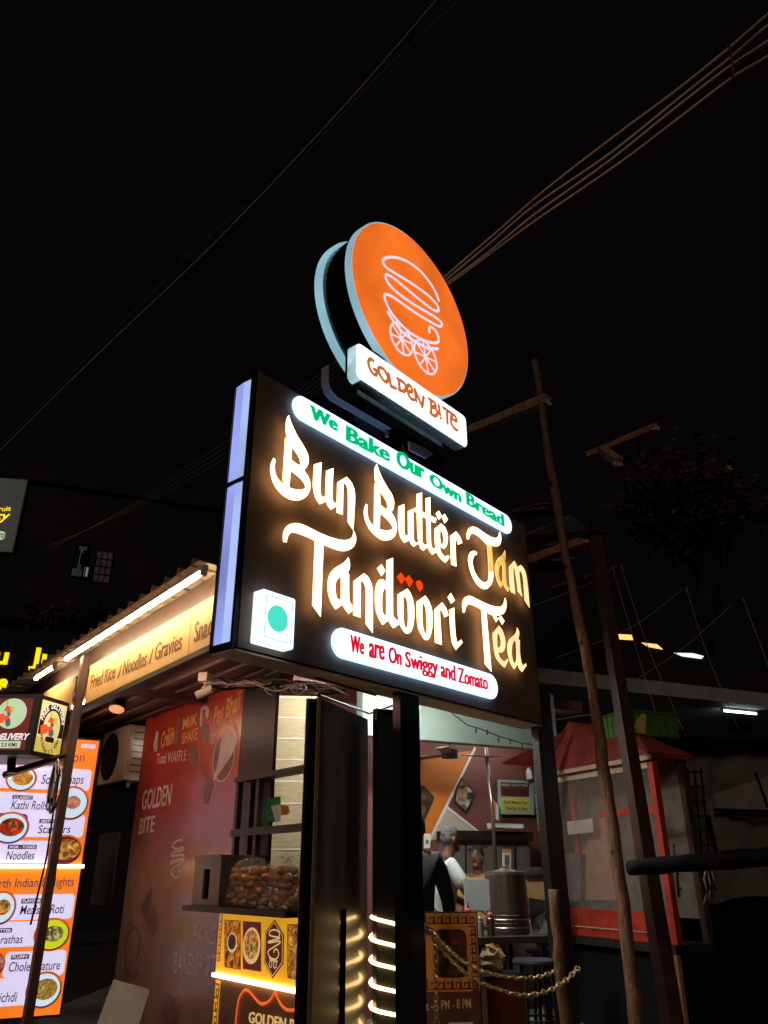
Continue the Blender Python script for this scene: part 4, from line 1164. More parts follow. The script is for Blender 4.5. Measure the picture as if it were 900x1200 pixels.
# ------------------------------------------------------------------ lantern sign on the pole's arm
DY = K.p(pu_, 0, .05).y - .10
E0 = at_y(41, 850, DY)
DL = Frame(E0, 90.0); DR = Frame(E0, 15.6)
dz1, dz0 = at_y(41, 813.5, DY).z, at_y(41, 884.5, DY).z
rl = DR.px(76, 858)[0]
ds = thing('lantern_sign', 'two-faced maroon and cream delivery lantern sign on an arm of the pole', 'sign', E0 + Vector((-.2, .2, dz0 - E0.z)))
def dfoot(inset=0): return [DL.p(-.52, 0, 0), E0 * 1, DR.p(rl, 0, 0), DR.p(rl, 0, 0) + Vector((-.1, .35, 0)), DL.p(-.52, 0, 0) + Vector((0, .55, 0))]
fp = [Vector((p.x, p.y, 0)) for p in dfoot()]
k = len(fp)
MB().add([p + Vector((0, 0, dz0)) for p in fp] + [p + Vector((0, 0, dz1)) for p in fp], [tuple(range(k)), tuple(range(k, 2 * k))] + [(i, (i + 1) % k, k + (i + 1) % k, k + i) for i in range(k)]).build('casing', M['black_metal'], ds)
def dpanel(fr, a, b, m, par=ds, nm='lit_face', n=.003, z0=dz0 + .035, z1=dz1 - .035):
    return MB().box(fr, a, b, z0, z1, n, n + .003).build(nm, M[m], par)
lf = dpanel(DL, -.50, -.045, 'maroon_lit'); rfc = dpanel(DR, .035, rl - .03, 'cream_lit')
u, z = DL.px(13.5, 836, .008); mb = MB(); filled(DL, [circ(u, z, abs(DL.px(31, 836, .008)[0] - u))], .0065, .0075, mb); mb.build('round_field', M['mint_lit'], lf)
text(DL, .0068, 'DELIVERY', (-7.5, 867), (34, 866.8), (-6.5, 859.5), M['menu_white'], lf, bold=.03, shear=.25, thick=.001)
a, b = DL.px(-15, 877), DL.px(25, 868.5); MB().box(DL, a[0], b[0], a[1], b[1], .0065, .0075).build('plaque', M['mint_lit'], lf)
text(DL, .0080, '2.5 KMS', (1, 874.8), (20, 874.8), (1, 870.5), M['dark_lit'], lf, bold=.02, thick=.001)
def scooter(fr, cx, cy, s, n, par):
    def q(pts, m, k):
        mb = MB(); filled(fr, [[fr.px(cx + x * s, cy + y * s, n) for x, y in pts]], n + .0012 * k, n + .0012 * k + .001, mb); mb.build('scooter_picture', M[m], par)
    q([(-12, 2), (-4, 1), (-3, 6), (-5, 12), (-12, 13)], 'scooter_red', 0)
    q([(-4, 4), (2, 3), (3, 9), (-3, 12)], 'scooter_red', 1)
    q([(-1, 8), (3, 7), (3.5, 14), (0, 17), (-3, 14)], 'grey_print', 2)
    q([(-1, -7), (3, -7), (4, 3), (0, 5)], 'grey_print', 3)
    q([(-4, -2), (0, -9), (4, -4), (2, 0)], 'scooter_red', 4)
    q([(3, -8), (9, -6), (7, 0), (4, 0)], 'olive_lit', 5)
    q([(-1, -14), (1.5, -14), (2, -9), (-1, -9)], 'olive_lit', 6)
scooter(DL, 9, 835, 1.0, .0085, lf)
u0_, u1_ = .035, rl - .03
um = (u0_ + u1_) / 2; zc_ = DR.px(60, 851, .006)[1]; dr_ = (u1_ - u0_)
ar_ = dz1 - .045 - zc_
mb = MB()
top = [(um + dr_ * .49 * math.cos(t), zc_ + ar_ * math.sin(t)) for t in [math.pi * i / 20 for i in range(21)]]
filled(DR, [top + [(um - dr_ * .49, zc_ - .08), (um + dr_ * .49, zc_ - .08)]], .0065, .0072, mb, 0)
filled(DR, [[(u0_, dz0 + .036), (u1_, dz0 + .036), (u1_, zc_ - .10), (u0_, zc_ - .10)]], .0064, .0070, mb, 1)
filled(DR, [circ(um, zc_ - .01, dr_ * .33, ar_ * .74)], .0075, .0082, mb, 2)
filled(DR, [rrect(um - .055, um + .055, zc_ - ar_ * .72, zc_ - ar_ * .48, .02)], .0088, .0094, mb, 0)
mb.build('badge_print', [M['dark_lit'], M['olive_lit'], M['cream_lit']], rfc)
def arc_text(body, fr, u, z, ru, rz, a0, a1, size, n, m, par, flip=1):
    for i, ch in enumerate(body):
        if ch == ' ': continue
        a = R(a0 + (a1 - a0) * i / (len(body) - 1))
        cu = bpy.data.curves.new('tmp', 'FONT'); cu.body = ch; cu.size = size; cu.align_x = 'CENTER'; cu.offset = .001; cu.extrude = .0005; cu.resolution_u = 2
        mb = arc_text.mb
        t = a - math.pi / 2 if flip > 0 else a + math.pi / 2
        ct, st_ = math.cos(t), math.sin(t)
        bu, bz = u + ru * math.cos(a), z + rz * math.sin(a)
        curve_into(cu, lambda c: fr.p(bu + (c.x * ct - c.y * st_) * .75, bz + c.x * st_ + c.y * ct, n + c.z), mb)
arc_text.mb = MB(); arc_text('FREE DELIVERY', DR, um, zc_ - .0, dr_ * .385, ar_ * .78, 165, 15, .062, .0092, None, None); arc_text.mb.build('lettering', M['menu_white'], rfc)
arc_text.mb = MB(); arc_text('WITHIN 2.5 KMS', DR, um, zc_ - .02, dr_ * .40, (zc_ - dz0) * .80, 205, 335, .045, .0098, None, None, -1); arc_text.mb.build('lettering', M['dark_lit'], rfc)
scooter(DR, 59, 848, .95, .0098, rfc)
MB().tube([at_y(14, 884, DY + .25), at_y(13, 906, DY + .25)], .035, 8).build('stand', M['black_metal'], ds)

# ------------------------------------------------------------------ dark buildings and lit signs far left
fbd = thing('apartment_building', 'dark apartment building far behind the stall with a dim grilled window', 'building', (-14, 27, 0))
BF = Frame((-6.5, 25, 0), 68)
MB().box(BF, -14, 3.4, 0, 13.2, -8, 0).build('wall', M['far_wall'], fbd)
MB().box(BF, 3.41, 9, 0, 10.4, -9, -1.2).build('wing', M['far_wall'], fbd)
MB().box(BF, -14.1, 3.5, 13.21, 13.6, -8.1, .15).build('parapet', M['far_wall'], fbd)
for (x0, x1, y0, y1, mk) in ((82, 106, 638, 676, 'window_dim'), (108, 133, 648, 682, 'window_dim')):
    a, b = BF.px(x0, y1, .02), BF.px(x1, y0, .02)
    w = MB().box(BF, a[0], b[0], a[1], b[1], .01, .05).build('window', M['black_matte'], fbd)
    if x0 == 82:
        pn = MB()
        for qx0, qx1, qy0, qy1 in ((92, 102, 641, 643.5), (92, 94.5, 644, 664), (95, 98, 644, 648), (89.5, 95, 662, 667), (96, 104, 665, 675), (83, 95.8, 667.2, 674)):
            c, d_ = BF.px(qx0, qy1, .06), BF.px(qx1, qy0, .06)
            pn.box(BF, c[0], d_[0], c[1], d_[1], .052, .056)
        pn.build('pane', M['window_lit'], w)
        gr = MB()
        for i in range(9): u = a[0] + (b[0] - a[0]) * (i + .5) / 9; gr.box(BF, u - .02, u + .02, a[1], b[1], .06, .08)
        gr.build('grille', M['black_matte'], w)
    else:
        pn = MB()
        for i in range(3):
            for j in range(4):
                u0w, u1w = a[0] + (b[0] - a[0]) * (i + .1) / 3, a[0] + (b[0] - a[0]) * (i + .9) / 3
                z0w, z1w = a[1] + (b[1] - a[1]) * (j + .1) / 4, a[1] + (b[1] - a[1]) * (j + .9) / 4
                pn.box(BF, u0w, u1w, z0w, z1w, .052, .056)
        pn.build('pane', M['window_dim'], w)
for bz in (5.2, 8.4): MB().box(BF, -13.5, 3.45, bz, bz + .25, .01, .5).build('ledge', M['far_wall'], fbd)
GF = Frame(at_y(15, 600, 13), 80)
sg = thing('shop_signboard', 'dim grey signboard with a yellow letter y at the left edge', 'sign', GF.p(-.3, GF.px(15, 642)[1], -.05))
a, b = GF.px(-60, 643), GF.px(33, 562)
MB().box(GF, a[0], b[0], a[1], b[1], -.2, -.004).build('casing', M['black_metal'], sg)
bf_ = MB().box(GF, a[0] + .02, b[0] - .02, a[1] + .02, b[1] - .02, -.003, 0).build('lit_face', M['far_board'], sg)
text(GF, .002, 'Juicy', (-28, 609), (11, 609), (-28, 599), M['yellow_lit'], bf_, bold=.02, shear=.2); text(GF, .002, 'fresh fruit', (-30, 600), (12.5, 598.5), (-30, 594.5), M['yellow_lit'], bf_, bold=.01)
a, b = GF.px(-10, 632), GF.px(7, 623)
mb = MB(); filled(GF, [rrect(a[0], b[0], a[1], b[1], .06)], .001, .004, mb); pl_ = mb.build('plaque', M['mint_lit'], bf_)
text(GF, .005, 'pro', (-7, 630.5), (5, 630.5), (-7, 625), M['dark_lit'], pl_, bold=.01)
text(GF, .002, 'open', (-12, 613.5), (7, 613.5), (-12, 611), M['mint_lit'], bf_) if False else None
JF = Frame(at_y(40, 775, 14.5), 66)
js = thing('juice_sign', 'dark wall sign with glowing yellow letters beyond the stall roof', 'sign', JF.p(0, JF.px(40, 812)[1], -.05))
a, b = JF.px(-60, 815), JF.px(120, 745)
jb = MB().box(JF, a[0], b[0], a[1], b[1], -.12, -.001).build('board', M['black_matte'], js)
text(JF, .01, 'Juice', (34, 778), (104, 787), (35, 758), M['yellow_lit'], jb, bold=.03, thick=.03)
text(JF, .01, 'Fru', (-40, 777), (8.5, 778), (-40, 757), M['yellow_lit'], jb, bold=.03, thick=.03)
text(JF, .01, 'Shake', (-55, 807), (8, 808), (-55, 788), M['yellow_lit'], jb, bold=.03, thick=.03)

# ------------------------------------------------------------------ the tea shop behind the sign
shop = thing('tea_shop', 'open tea shop front with maroon and orange wall under a pale green beam', 'shop', I.p(0, FLOOR, -.1))
iu0, iu1 = I.px(430, 960)[0] - 1.2, I.px(646, 960)[0]
WZ = I.px(555, 868)[1]
wall_b = MB().box(I, iu0, iu1, FLOOR, WZ + .5, -.15, 0).build('back_wall', M['wall_brown'], shop)
def patch(pts, m, n0, n1, nm, par=wall_b, fr=I): return MB().prism(fr, quad_px(fr, pts, n1), n0, n1).build(nm, M[m], par)
patch([(440, 888), (494, 888), (556, 879), (507, 982), (440, 982)], 'wall_orange', .002, .006, 'orange_panel')
patch([(523.5, 945.5), (560, 975), (508, 984), (505, 984)], 'wall_beige', .0065, .010, 'beige_panel')
tr = MB()
def bar(mb, fr, a, b, w, n0, n1):
    (ua, za_), (ub, zb_) = fr.px(*a, n1), fr.px(*b, n1)
    L = math.hypot(ub - ua, zb_ - za_); dx, dz = -(zb_ - za_) / L * w / 2, (ub - ua) / L * w / 2
    mb.prism(fr, [(ua + dx, za_ + dz), (ub + dx, zb_ + dz), (ub - dx, zb_ - dz), (ua - dx, za_ - dz)], n0, n1)
bar(tr, I, (557, 876), (502, 988), .028, .0105, .016); bar(tr, I, (523, 945), (561, 975), .026, .0165, .021)
bar(tr, I, (440, 888), (552, 885), .020, .0105, .015)
tr.build('white_trim', M['stripe'], wall_b)
# beam over the opening, ceiling and floor of the shop
BMn = .9
b0, b1 = I.px(425, 860, BMn)[0], I.px(654, 875, BMn)[0]
bz0 = I.px(555, 871.5, BMn)[1]
MB().box(I, b0, b1, bz0, bz0 + .62, BMn - .14, BMn).build('front_beam', M['beam_white'], shop)
MB().box(I, iu0, iu1, WZ + .30, WZ + .42, .001, BMn - .145).build('shop_ceiling', M['wall_brown'], shop)
MB().box(I, iu0 - .3, iu0 - .15, FLOOR, WZ + .4, -.15, .25).build('side_wall', M['wall_brown'], shop)
MB().prism(Frame((0, 0, 0), 0), [(0, 0), (1, 0), (1, 1)], 0, 1) if False else None
TG = 'cool tube lights of the tea shop'
tube_light(I, I.px(585, 875, .55)[0], I.px(616, 880, .55)[0], bz0 + .07, .62, 'cool white tube light glimpsed under the right end of the pale green beam', TG, M['tube_small'])
awz = bz0 + .50
aw0, aw1 = I.px(400, 800, 2.2)[0], I.px(515, 815, 1.6)[0]
MB().box(I, aw0, aw1, awz + .06, awz + .09, BMn + .002, 2.7).build('front_awning', M['beam_white'], shop)
tube_light(I, I.px(440, 870, .5)[0], I.px(535, 872, .5)[0], bz0 + .16, .48, 'added cool white tube light between the beam and the orange wall', TG, M['added_tube_mid'])  # added lamp hidden by the beam, lights the back wall
tube_light(I, I.px(548, 872, .5)[0], I.px(640, 875, .5)[0], bz0 + .16, .48, 'added cool white tube light between the beam and the maroon wall', TG, M['added_tube_mid'])  # added like the one before it, for the maroon side
tube_light(I, aw0 + .05, aw0 + 1.0, awz, 2.0, 'added cool white tube light under the shop awning behind the left sign post', TG, M['added_tube_cool'])  # added lamp behind the sign, lights people and shop front
tube_light(I, aw1 - 1.25, aw1 - .1, awz, 1.9, 'added cool white tube light under the shop awning behind the sign', TG, M['added_tube_cool'])  # second added lamp for the people and shop front
cab = thing('wall_cabinet', 'grey brown kitchen cabinet with dark hood on the back wall', 'cabinet', I.p(I.px(575, 1000, .3)[0], FLOOR, .15))
c_a, c_b = I.px(530, 1000, .3)[0], I.px(622, 1000, .3)[0]
MB().box(I, c_a, c_b, FLOOR, I.px(575, 985, .3)[1], .021, .28).build('body', M['cabinet'], cab)
MB().box(I, c_a - .02, c_b + .02, I.px(575, 985, .32)[1], I.px(575, 974, .32)[1], .022, .34).build('hood', M['black_matte'], cab)
sg_ = MB(); 
for x in (546, 580, 604): bar(sg_, I, (x, 988), (x, 1060), .02, .281, .286)
bar(sg_, I, (548, 996), (572, 992), .012, .287, .291)
sg_.build('door_edges', M['shelf'], cab)
# wall pictures, notices, flag, fan, pole
def picture(pts, label, cols, inset=.86):
    t = thing('wall_picture', label, 'picture', I.p(*I.px(*pts[-1], .02), .02), 'food pictures on the shop wall')
    P = quad_px(I, pts, .03)
    c = (sum(p[0] for p in P) / len(P), sum(p[1] for p in P) / len(P))
    MB().prism(I, P, .022, .036).build('frame', M['ink'], t)
    Q = [(c[0] + (p[0] - c[0]) * inset, c[1] + (p[1] - c[1]) * inset) for p in P]
    MB().prism(I, Q, .0365, .039).build('print', food('wall_photo_print', cols, 12, 1, False), t)
    return t
pt_ = picture([(541, 911), (557.5, 930), (546, 953), (532.5, 940), (534, 925)], 'tilted food picture beside the white wall stripe', [(60, 60, 60), (200, 170, 130), (150, 90, 50), (220, 220, 210)])
picture([(480, 935), (496, 920), (508.5, 934), (497, 959), (480, 958)], 'tilted food picture on the orange wall next to the post', [(40, 30, 24), (130, 90, 50), (90, 60, 40)])
nt_ = thing('order_notice', 'framed red and yellow ORDER HERE notice on the maroon wall', 'notice', I.p(*I.px(604, 955, .05), .05))
NF = .06
MB().prism(I, quad_px(I, [(583.5, 913.5), (625, 915.5), (626, 954.5), (585, 954)], NF), NF - .03, NF).build('frame', M['beam_white'], nt_)
MB().prism(I, quad_px(I, [(586.5, 916.5), (619.5, 918), (620, 934), (587, 933)], NF), NF + .001, NF + .004).build('red_field', M['maroon_panel'], nt_)
yf = MB().prism(I, quad_px(I, [(587, 934.5), (620, 935), (620.5, 951.5), (588, 951)], NF), NF + .001, NF + .004).build('yellow_field', M['lime_panel'], nt_)
MB().prism(I, quad_px(I, [(586.5, 916.5), (619.5, 918), (619.6, 923), (586.7, 922)], NF), NF + .0045, NF + .006).build('dark_field', M['ink'], nt_)
text(I, NF + .007, 'KINDLY PLACE YOUR', (588, 921.3), (618.5, 922), (588, 918.3), M['stripe'], nt_, thick=.001)
text(I, NF + .005, 'ORDER HERE', (589, 931.5), (618, 932.5), (589, 924.5), M['ink'], nt_, bold=.02, thick=.001)
text(I, NF + .005, 'Kindly Mention Your', (590.5, 941.5), (618, 942.5), (590.5, 937.8), M['ink'], yf, bold=.01, thick=.001)
text(I, NF + .005, 'Table No. & Token', (592.5, 949), (618, 949.5), (592.5, 945), M['ink'], yf, bold=.01, thick=.001)
text(I, NF + .005, 'Thank you', (0, 0), (1, 0), (0, -1), M['ink'], yf) if False else None
tg = MB()
for k in range(9):
    y = 917 + k * 6.4; x = 625.5 + k * .62
    tg.prism(I, quad_px(I, [(x, y), (x + 3.2, y + .2), (x + 3.4, y + 5), (x + .2, y + 5)], .1), .095, .1)
tg.tube([I.p(*I.px(626, 905, .09), .09), I.p(*I.px(632.5, 975, .09), .09)], .004, 5)
tag(tg.build('paper_tags', M['beam_white']), 'vertical string of pale paper tags beside the order notice', 'tags')
fg = thing('tricolour_flag', 'saffron, white and green paper flag beside the order notice', 'flag', I.p(*I.px(580, 962, .3), .3))
for m_, pts in (('saffron', [(575, 934), (581, 940), (581, 960), (577.5, 959.5)]), ('white_cloth', [(581.1, 940), (584, 944), (584.5, 961.5), (581.1, 960)]), ('green_cloth', [(584.1, 944), (587, 949), (588, 961), (584.6, 961.5)])):
    MB().prism(I, quad_px(I, pts, .3), .298, .302).build({'saffron': 'saffron_band', 'white_cloth': 'white_band', 'green_cloth': 'green_band'}[m_], M[m_], fg)
tag(MB().tube([I.p(*I.px(569, 872, .55), .55), I.p(*I.px(577, 950, .55), .55), I.p(*I.px(581, 1020, .55), .55)], .020, 8).build('shop_pole', M['steel'], smooth=True), 'thin grey steel pole standing in the tea shop', 'pole')
fan = thing('ceiling_fan', 'dark ceiling fan under the tea shop beam', 'fan', I.p(*I.px(527, 876, .45), .45))
fc = I.p(*I.px(527, 884, .45), .45)
MB().tube([fc + Vector((0, 0, .30)), fc], .015, 8).build('rod', M['ink'], fan)
MB().tube([fc + Vector((0, 0, .05)), fc + Vector((0, 0, .045)), fc + Vector((0, 0, -.04)), fc + Vector((0, 0, -.045))], .09, 14, taper=[.04, .09, .09, .05]).build('motor', M['ink'], fan)
for k in range(3):
    a = R(18 + 120 * k); dv = Vector((math.cos(a), math.sin(a), 0)); pv = Vector((-math.sin(a), math.cos(a), .12))
    mb = MB(); P = [fc + dv * .1 - pv * .04, fc + dv * .58 - pv * .07, fc + dv * .58 + pv * .07, fc + dv * .1 + pv * .04]
    mb.add(P + [p - Vector((0, 0, .008)) for p in P], [(0, 1, 2, 3), (7, 6, 5, 4), (0, 4, 5, 1), (1, 5, 6, 2), (2, 6, 7, 3), (3, 7, 4, 0)]); mb.build('blade', M['steel_dark'], fan)
wt = thing('wall_tube', 'unlit white tube light fixed on the wall below the order notice', 'tube light', I.p(*I.px(592, 968, .36), .36))
a, b = I.px(572, 968, .37), I.px(613.5, 965.5, .37)
MB().box(I, a[0], b[0], a[1] - .03, a[1] + .03, .345, .372).build('batten', M['cap'], wt, bevel=.004); MB().tube([I.p(a[0] + .03, a[1] - .01, .39), I.p(b[0] - .03, a[1] - .01, .39)], .016, 8).build('glass_tube', M['white_board'], wt)
rb = thing('spray_bottle', 'white bottle with a red cap above the order notice', 'bottle', I.p(*I.px(621, 915, .08), .08))
q = I.p(*I.px(620.5, 914, .08), .08); h = (I.px(620.5, 895, .08)[1] - q.z)
MB().lathe(q, [(.035, 0), (.04, .02), (.038, h * .5), (.018, h * .72), (.018, h * .74)], 14).build('body', M['white_cloth'], rb, smooth=True)
MB().lathe(q, [(.022, h * .745), (.04, h * .8), (.045, h * .95), (.02, h)], 14).build('cap', M['red_plastic'], rb, smooth=True)

# ------------------------------------------------------------------ people
def skin_mesh(name, verts, edges, radii, m, parent, root=0, sub=2):
    org = parent.matrix_world.translation
    me = bpy.data.meshes.new(name)
    me.from_pydata([Vector(v) - org for v in verts], edges, [])
    ob = bpy.data.objects.new('tmp', me); col.objects.link(ob)
    sk = ob.modifiers.new('s', 'SKIN')
    me.skin_vertices.new() if not me.skin_vertices else None
    for i, r_ in enumerate(radii): me.skin_vertices[0].data[i].radius = (r_, r_) if not isinstance(r_, tuple) else r_
    for d_ in me.skin_vertices[0].data: d_.use_root = False
    me.skin_vertices[0].data[root].use_root = True
    sk.use_smooth_shade = True
    ss = ob.modifiers.new('u', 'SUBSURF'); ss.levels = sub; ss.render_levels = sub
    dg = bpy.context.evaluated_depsgraph_get()
    out = bpy.data.meshes.new_from_object(ob.evaluated_get(dg))
    bpy.data.objects.remove(ob); bpy.data.meshes.remove(me)
    out.name = name; out.materials.clear(); out.materials.append(m)
    for p in out.polygons: p.use_smooth = True
    o = bpy.data.objects.new(name, out); col.objects.link(o)
    o.parent = parent; o.matrix_world.translation = org
    return o

def person(label, base, yaw, H, shirt, hair, arms, lean=0.0, legs='trousers', head_turn=0.0, face=True):
    """a standing figure facing yaw (radians, 0 = +x); arms: two (elbow, wrist) offsets in body axes (forward, left, up) from the shoulder"""
    t = thing('person', label, 'person', base)
    f = Vector((math.cos(yaw), math.sin(yaw), 0)); l = Vector((-f.y, f.x, 0)); k = H / 1.72
    def P(a, b, c): return Vector(base) + f * (a * k) + l * (b * k) + Vector((0, 0, c * k))
    ln = lean
    V, E, Rr = [], [], []
    def add(p, r, par=None):
        V.append(p); Rr.append(r * k)
        if par is not None: E.append((par, len(V) - 1))
        return len(V) - 1
    pel = add(P(0, 0, .93), .135)
    wa = add(P(ln * .3, 0, 1.08), .125, pel); ch = add(P(ln * .8, 0, 1.27), .150, wa); nb = add(P(ln * 1.1, 0, 1.43), .075, ch)
    nk = add(P(ln * 1.3 + .01, 0, 1.50), .052, nb)
    hd = add(P(ln * 1.4 + .02, 0, 1.58), .075, nk); ht = add(P(ln * 1.4 + .02, 0, 1.66), .085, hd); add(P(ln * 1.4 + .01, 0, 1.70), .055, ht)
    feet = []
    for s in (1, -1):
        h_ = add(P(0, .095 * s, .86), .088, pel); kn = add(P(.02, .10 * s, .48), .056, h_); an = add(P(-.01, .10 * s, .08), .038, kn); to = add(P(.13, .11 * s, .035), .034, an)
    arm_pts = []
    for s, (el, wr) in zip((1, -1), arms):
        sh = add(P(ln * 1.0, .175 * s, 1.39), .066, ch)
        e = add(P(ln + el[0], .175 * s + el[1], 1.39 + el[2]), .043, sh)
        w = add(P(ln + wr[0], .175 * s + wr[1], 1.39 + wr[2]), .028, e)
        d = (V[w] - V[e]).normalized(); sd = d.cross(Vector((0, 0, 1))); sd = sd.normalized() if sd.length > .01 else l
        pal = add(V[w] + d * (.06 * k), .033, w)
        for i, (o_, ln_) in enumerate(((-.028, .065), (-.009, .078), (.010, .073), (.028, .056))):
            kn_ = add(V[pal] + d * (.035 * k) + sd * (o_ * k), .0095, pal); add(V[kn_] + d * (ln_ * .6 * k) + Vector((0, 0, -.02 * k)), .008, kn_)
        th = add(V[w] + d * (.045 * k) + sd * (-.045 * k), .011, w); add(V[th] + d * (.035 * k) + Vector((0, 0, -.008)), .009, th)
        arm_pts.append((sh, e))
    body = skin_mesh('body', V, E, Rr, M['skin'], t)
    # clothing
    sv = [V[pel] - Vector((0, 0, .06 * k)), V[wa], V[ch], V[nb] - Vector((0, 0, .03 * k))]; sr = [.165 * k, .155 * k, .172 * k, .085 * k]; se = [(0, 1), (1, 2), (2, 3)]
    for sh, e in arm_pts:
        b_ = len(sv); sv += [V[sh], V[sh] + (V[e] - V[sh]) * .8]; sr += [.082 * k, .068 * k]; se += [(2, b_), (b_, b_ + 1)]
    skin_mesh('shirt', sv, se, sr, M[shirt], t)
    if shirt == 'cloth_black':
        for a_i, (sh, e) in enumerate(arm_pts): skin_mesh('sleeve', [V[sh], V[e], V[e + 1] - (V[e + 1] - V[e]) * .05], [(0, 1), (1, 2)], [.075 * k, .058 * k, .044 * k], M[shirt], t)
    lv_, lr, le = [V[pel]], [.150 * k], []
    for s in (1, -1):
        b_ = len(lv_); lv_ += [P(0, .095 * s, .84), P(.02, .10 * s, .48), P(-.01, .10 * s, .09)]; lr += [.104 * k, .072 * k, .06 * k]; le += [(0, b_), (b_, b_ + 1), (b_ + 1, b_ + 2)]
    skin_mesh('trousers', lv_, le, lr, M['cloth_black'], t)
    # head: face parts and hair
    hf = Vector((math.cos(yaw + head_turn), math.sin(yaw + head_turn), 0)); hl = Vector((-hf.y, hf.x, 0))
    hc_ = V[ht] - Vector((0, 0, .03 * k))
    mb = MB()
    mb.ball(hc_ + Vector((0, 0, .002)), .088 * k, .078 * k, .118 * k, 16, 12, rot=yaw + head_turn)
    nz = hc_ + hf * (.088 * k) + Vector((0, 0, -.012 * k)); mb.ball(nz, .016 * k, .013 * k, .024 * k, 8, 6, rot=yaw + head_turn)
    for s in (1, -1): mb.ball(hc_ + hl * (.079 * k * s) + Vector((0, 0, -.01 * k)), .018 * k, .008 * k, .03 * k, 8, 6, rot=yaw + head_turn)
    mb.ball(hc_ + hf * (.045 * k) + Vector((0, 0, -.088 * k)), .045 * k, .05 * k, .035 * k, 10, 8, rot=yaw + head_turn)
    mb.build('head', M['skin'], t, smooth=True)
    ey = MB()
    for s in (1, -1): ey.ball(hc_ + hf * (.077 * k) + hl * (.032 * k * s) + Vector((0, 0, .012 * k)), .009 * k, .011 * k, .005 * k, 8, 6, rot=yaw + head_turn)
    ey.build('eyes', M['eye'], t, smooth=True)
    pu2 = MB()
    for s in (1, -1):
        pu2.ball(hc_ + hf * (.087 * k) + hl * (.032 * k * s) + Vector((0, 0, .012 * k)), .005 * k, .007 * k, .007 * k, 6, 5, rot=yaw + head_turn)
        pu2.ball(hc_ + hf * (.080 * k) + hl * (.033 * k * s) + Vector((0, 0, .034 * k)), .008 * k, .022 * k, .005 * k, 8, 5, rot=yaw + head_turn)
    pu2.ball(hc_ + hf * (.080 * k) + Vector((0, 0, -.048 * k)), .010 * k, .030 * k, .007 * k, 8, 5, rot=yaw + head_turn)
    pu2.build('brows_and_mouth', M['hair_black'], t, smooth=True)
    mb = MB()
    mb.ball(hc_ - hf * (.006 * k) + Vector((0, 0, .037 * k)), .086 * k, .081 * k, .086 * k, 16, 10, rot=yaw + head_turn)
    mb.ball(hc_ - hf * (.034 * k) + Vector((0, 0, .004 * k)), .058 * k, .079 * k, .080 * k, 14, 10, rot=yaw + head_turn)
    for i, v in enumerate(mb.v): mb.v[i] = v + Vector((random.uniform(-1, 1), random.uniform(-1, 1), random.uniform(-1, 1))) * .003
    # keep hair off the face
    keep = []
    for fc_ in mb.f:
        c_ = sum((mb.v[i] for i in fc_), Vector()) / len(fc_) - hc_
        if not (c_.dot(hf) > .035 * k and c_.z < .044 * k): keep.append(fc_)
    mb.f = keep; mb.m = [0] * len(keep)
    mb.build('hair', M[hair], t, smooth=True)
    return t
def stand(px, py, Y, H): p = at_y(px, py, Y); return Vector((p.x, p.y, FLOOR)), p.z - FLOOR
b1_, h1_ = stand(521, 977, 7.6, 0)
person('grey-haired person in a white shirt bending over the shop counter', b1_ + Vector((-.10, -.05, 0)), R(15), h1_ * 1.03, 'shirt_white', 'hair_grey', (((.10, .06, -.25), (.32, .02, -.34)), ((.14, -.05, -.24), (.36, -.02, -.36))), lean=.10, head_turn=.15)
b2_, h2_ = stand(560, 996.5, 8.7, 0)
person('black-haired person in a yellow shirt facing the street behind the steel drum', b2_, R(-112), h2_ * 1.01, 'shirt_yellow', 'hair_black', (((.05, .05, -.28), (.24, -.02, -.38)), ((.05, -.05, -.28), (.24, .02, -.38))), lean=.03, head_turn=-.15)
b3_, h3_ = stand(482, 956, 6.7, 0)
person('person in black seen from behind, half hidden by the thick sign post', b3_ + Vector((.02, 0, 0)), R(75), h3_, 'cloth_black', 'hair_black', (((.06, .07, -.27), (.20, .05, -.44)), ((.05, -.07, -.28), (.18, -.06, -.46))), lean=.02)

# ------------------------------------------------------------------ counter goods, drum, table, stool
TBF = Frame(at_y(590, 1100, 7.0), 74)
tz = TBF.px(590, 1098)[1]
table = thing('steel_table', 'dark steel table carrying the drum and white sheet', 'table', TBF.p(0, FLOOR, 0))
ta, tb_ = TBF.px(505, 1100)[0], TBF.px(645, 1100)[0]
MB().box(TBF, ta, tb_, tz - .05, tz, -.75, 0).build('tabletop', M['steel_dark'], table, bevel=.004)
for u in (ta + .05, tb_ - .05):
    for n in (-.05, -.7): MB().box(TBF, u - .02, u + .02, FLOOR, tz - .051, n - .02, n + .02).build('leg', M['black_metal'], table)
drum = thing('steel_drum', 'tall sooty steel drum stove with a bright lid ring on the table', 'drum', TBF.p(*TBF.px(596, 1097, -.3), -.3))
dc = TBF.p(TBF.px(596, 1090, -.3)[0], tz + .002, -.3)
dr0 = abs(TBF.px(619, 1060, -.3)[0] - TBF.px(574, 1060, -.3)[0]) / 2
dh = TBF.px(596, 1021, -.3)[1] - tz
MB().lathe(dc, [(dr0 * .97, 0), (dr0, .02), (dr0, dh * .93), (dr0 * 1.0, dh * .94)], 36).build('body', M['steel_dark'], drum, smooth=False)
MB().lathe(dc, [(dr0 * 1.02, dh * .945), (dr0 * 1.02, dh * .99), (dr0 * .7, dh * 1.0), (dr0 * .3, dh * 1.03)], 36).build('lid', M['steel'], drum)
MB().lathe(dc, [(.05, dh * 1.031), (.03, dh * 1.06), (.035, dh * 1.08)], 14).build('knob', M['steel'], drum)
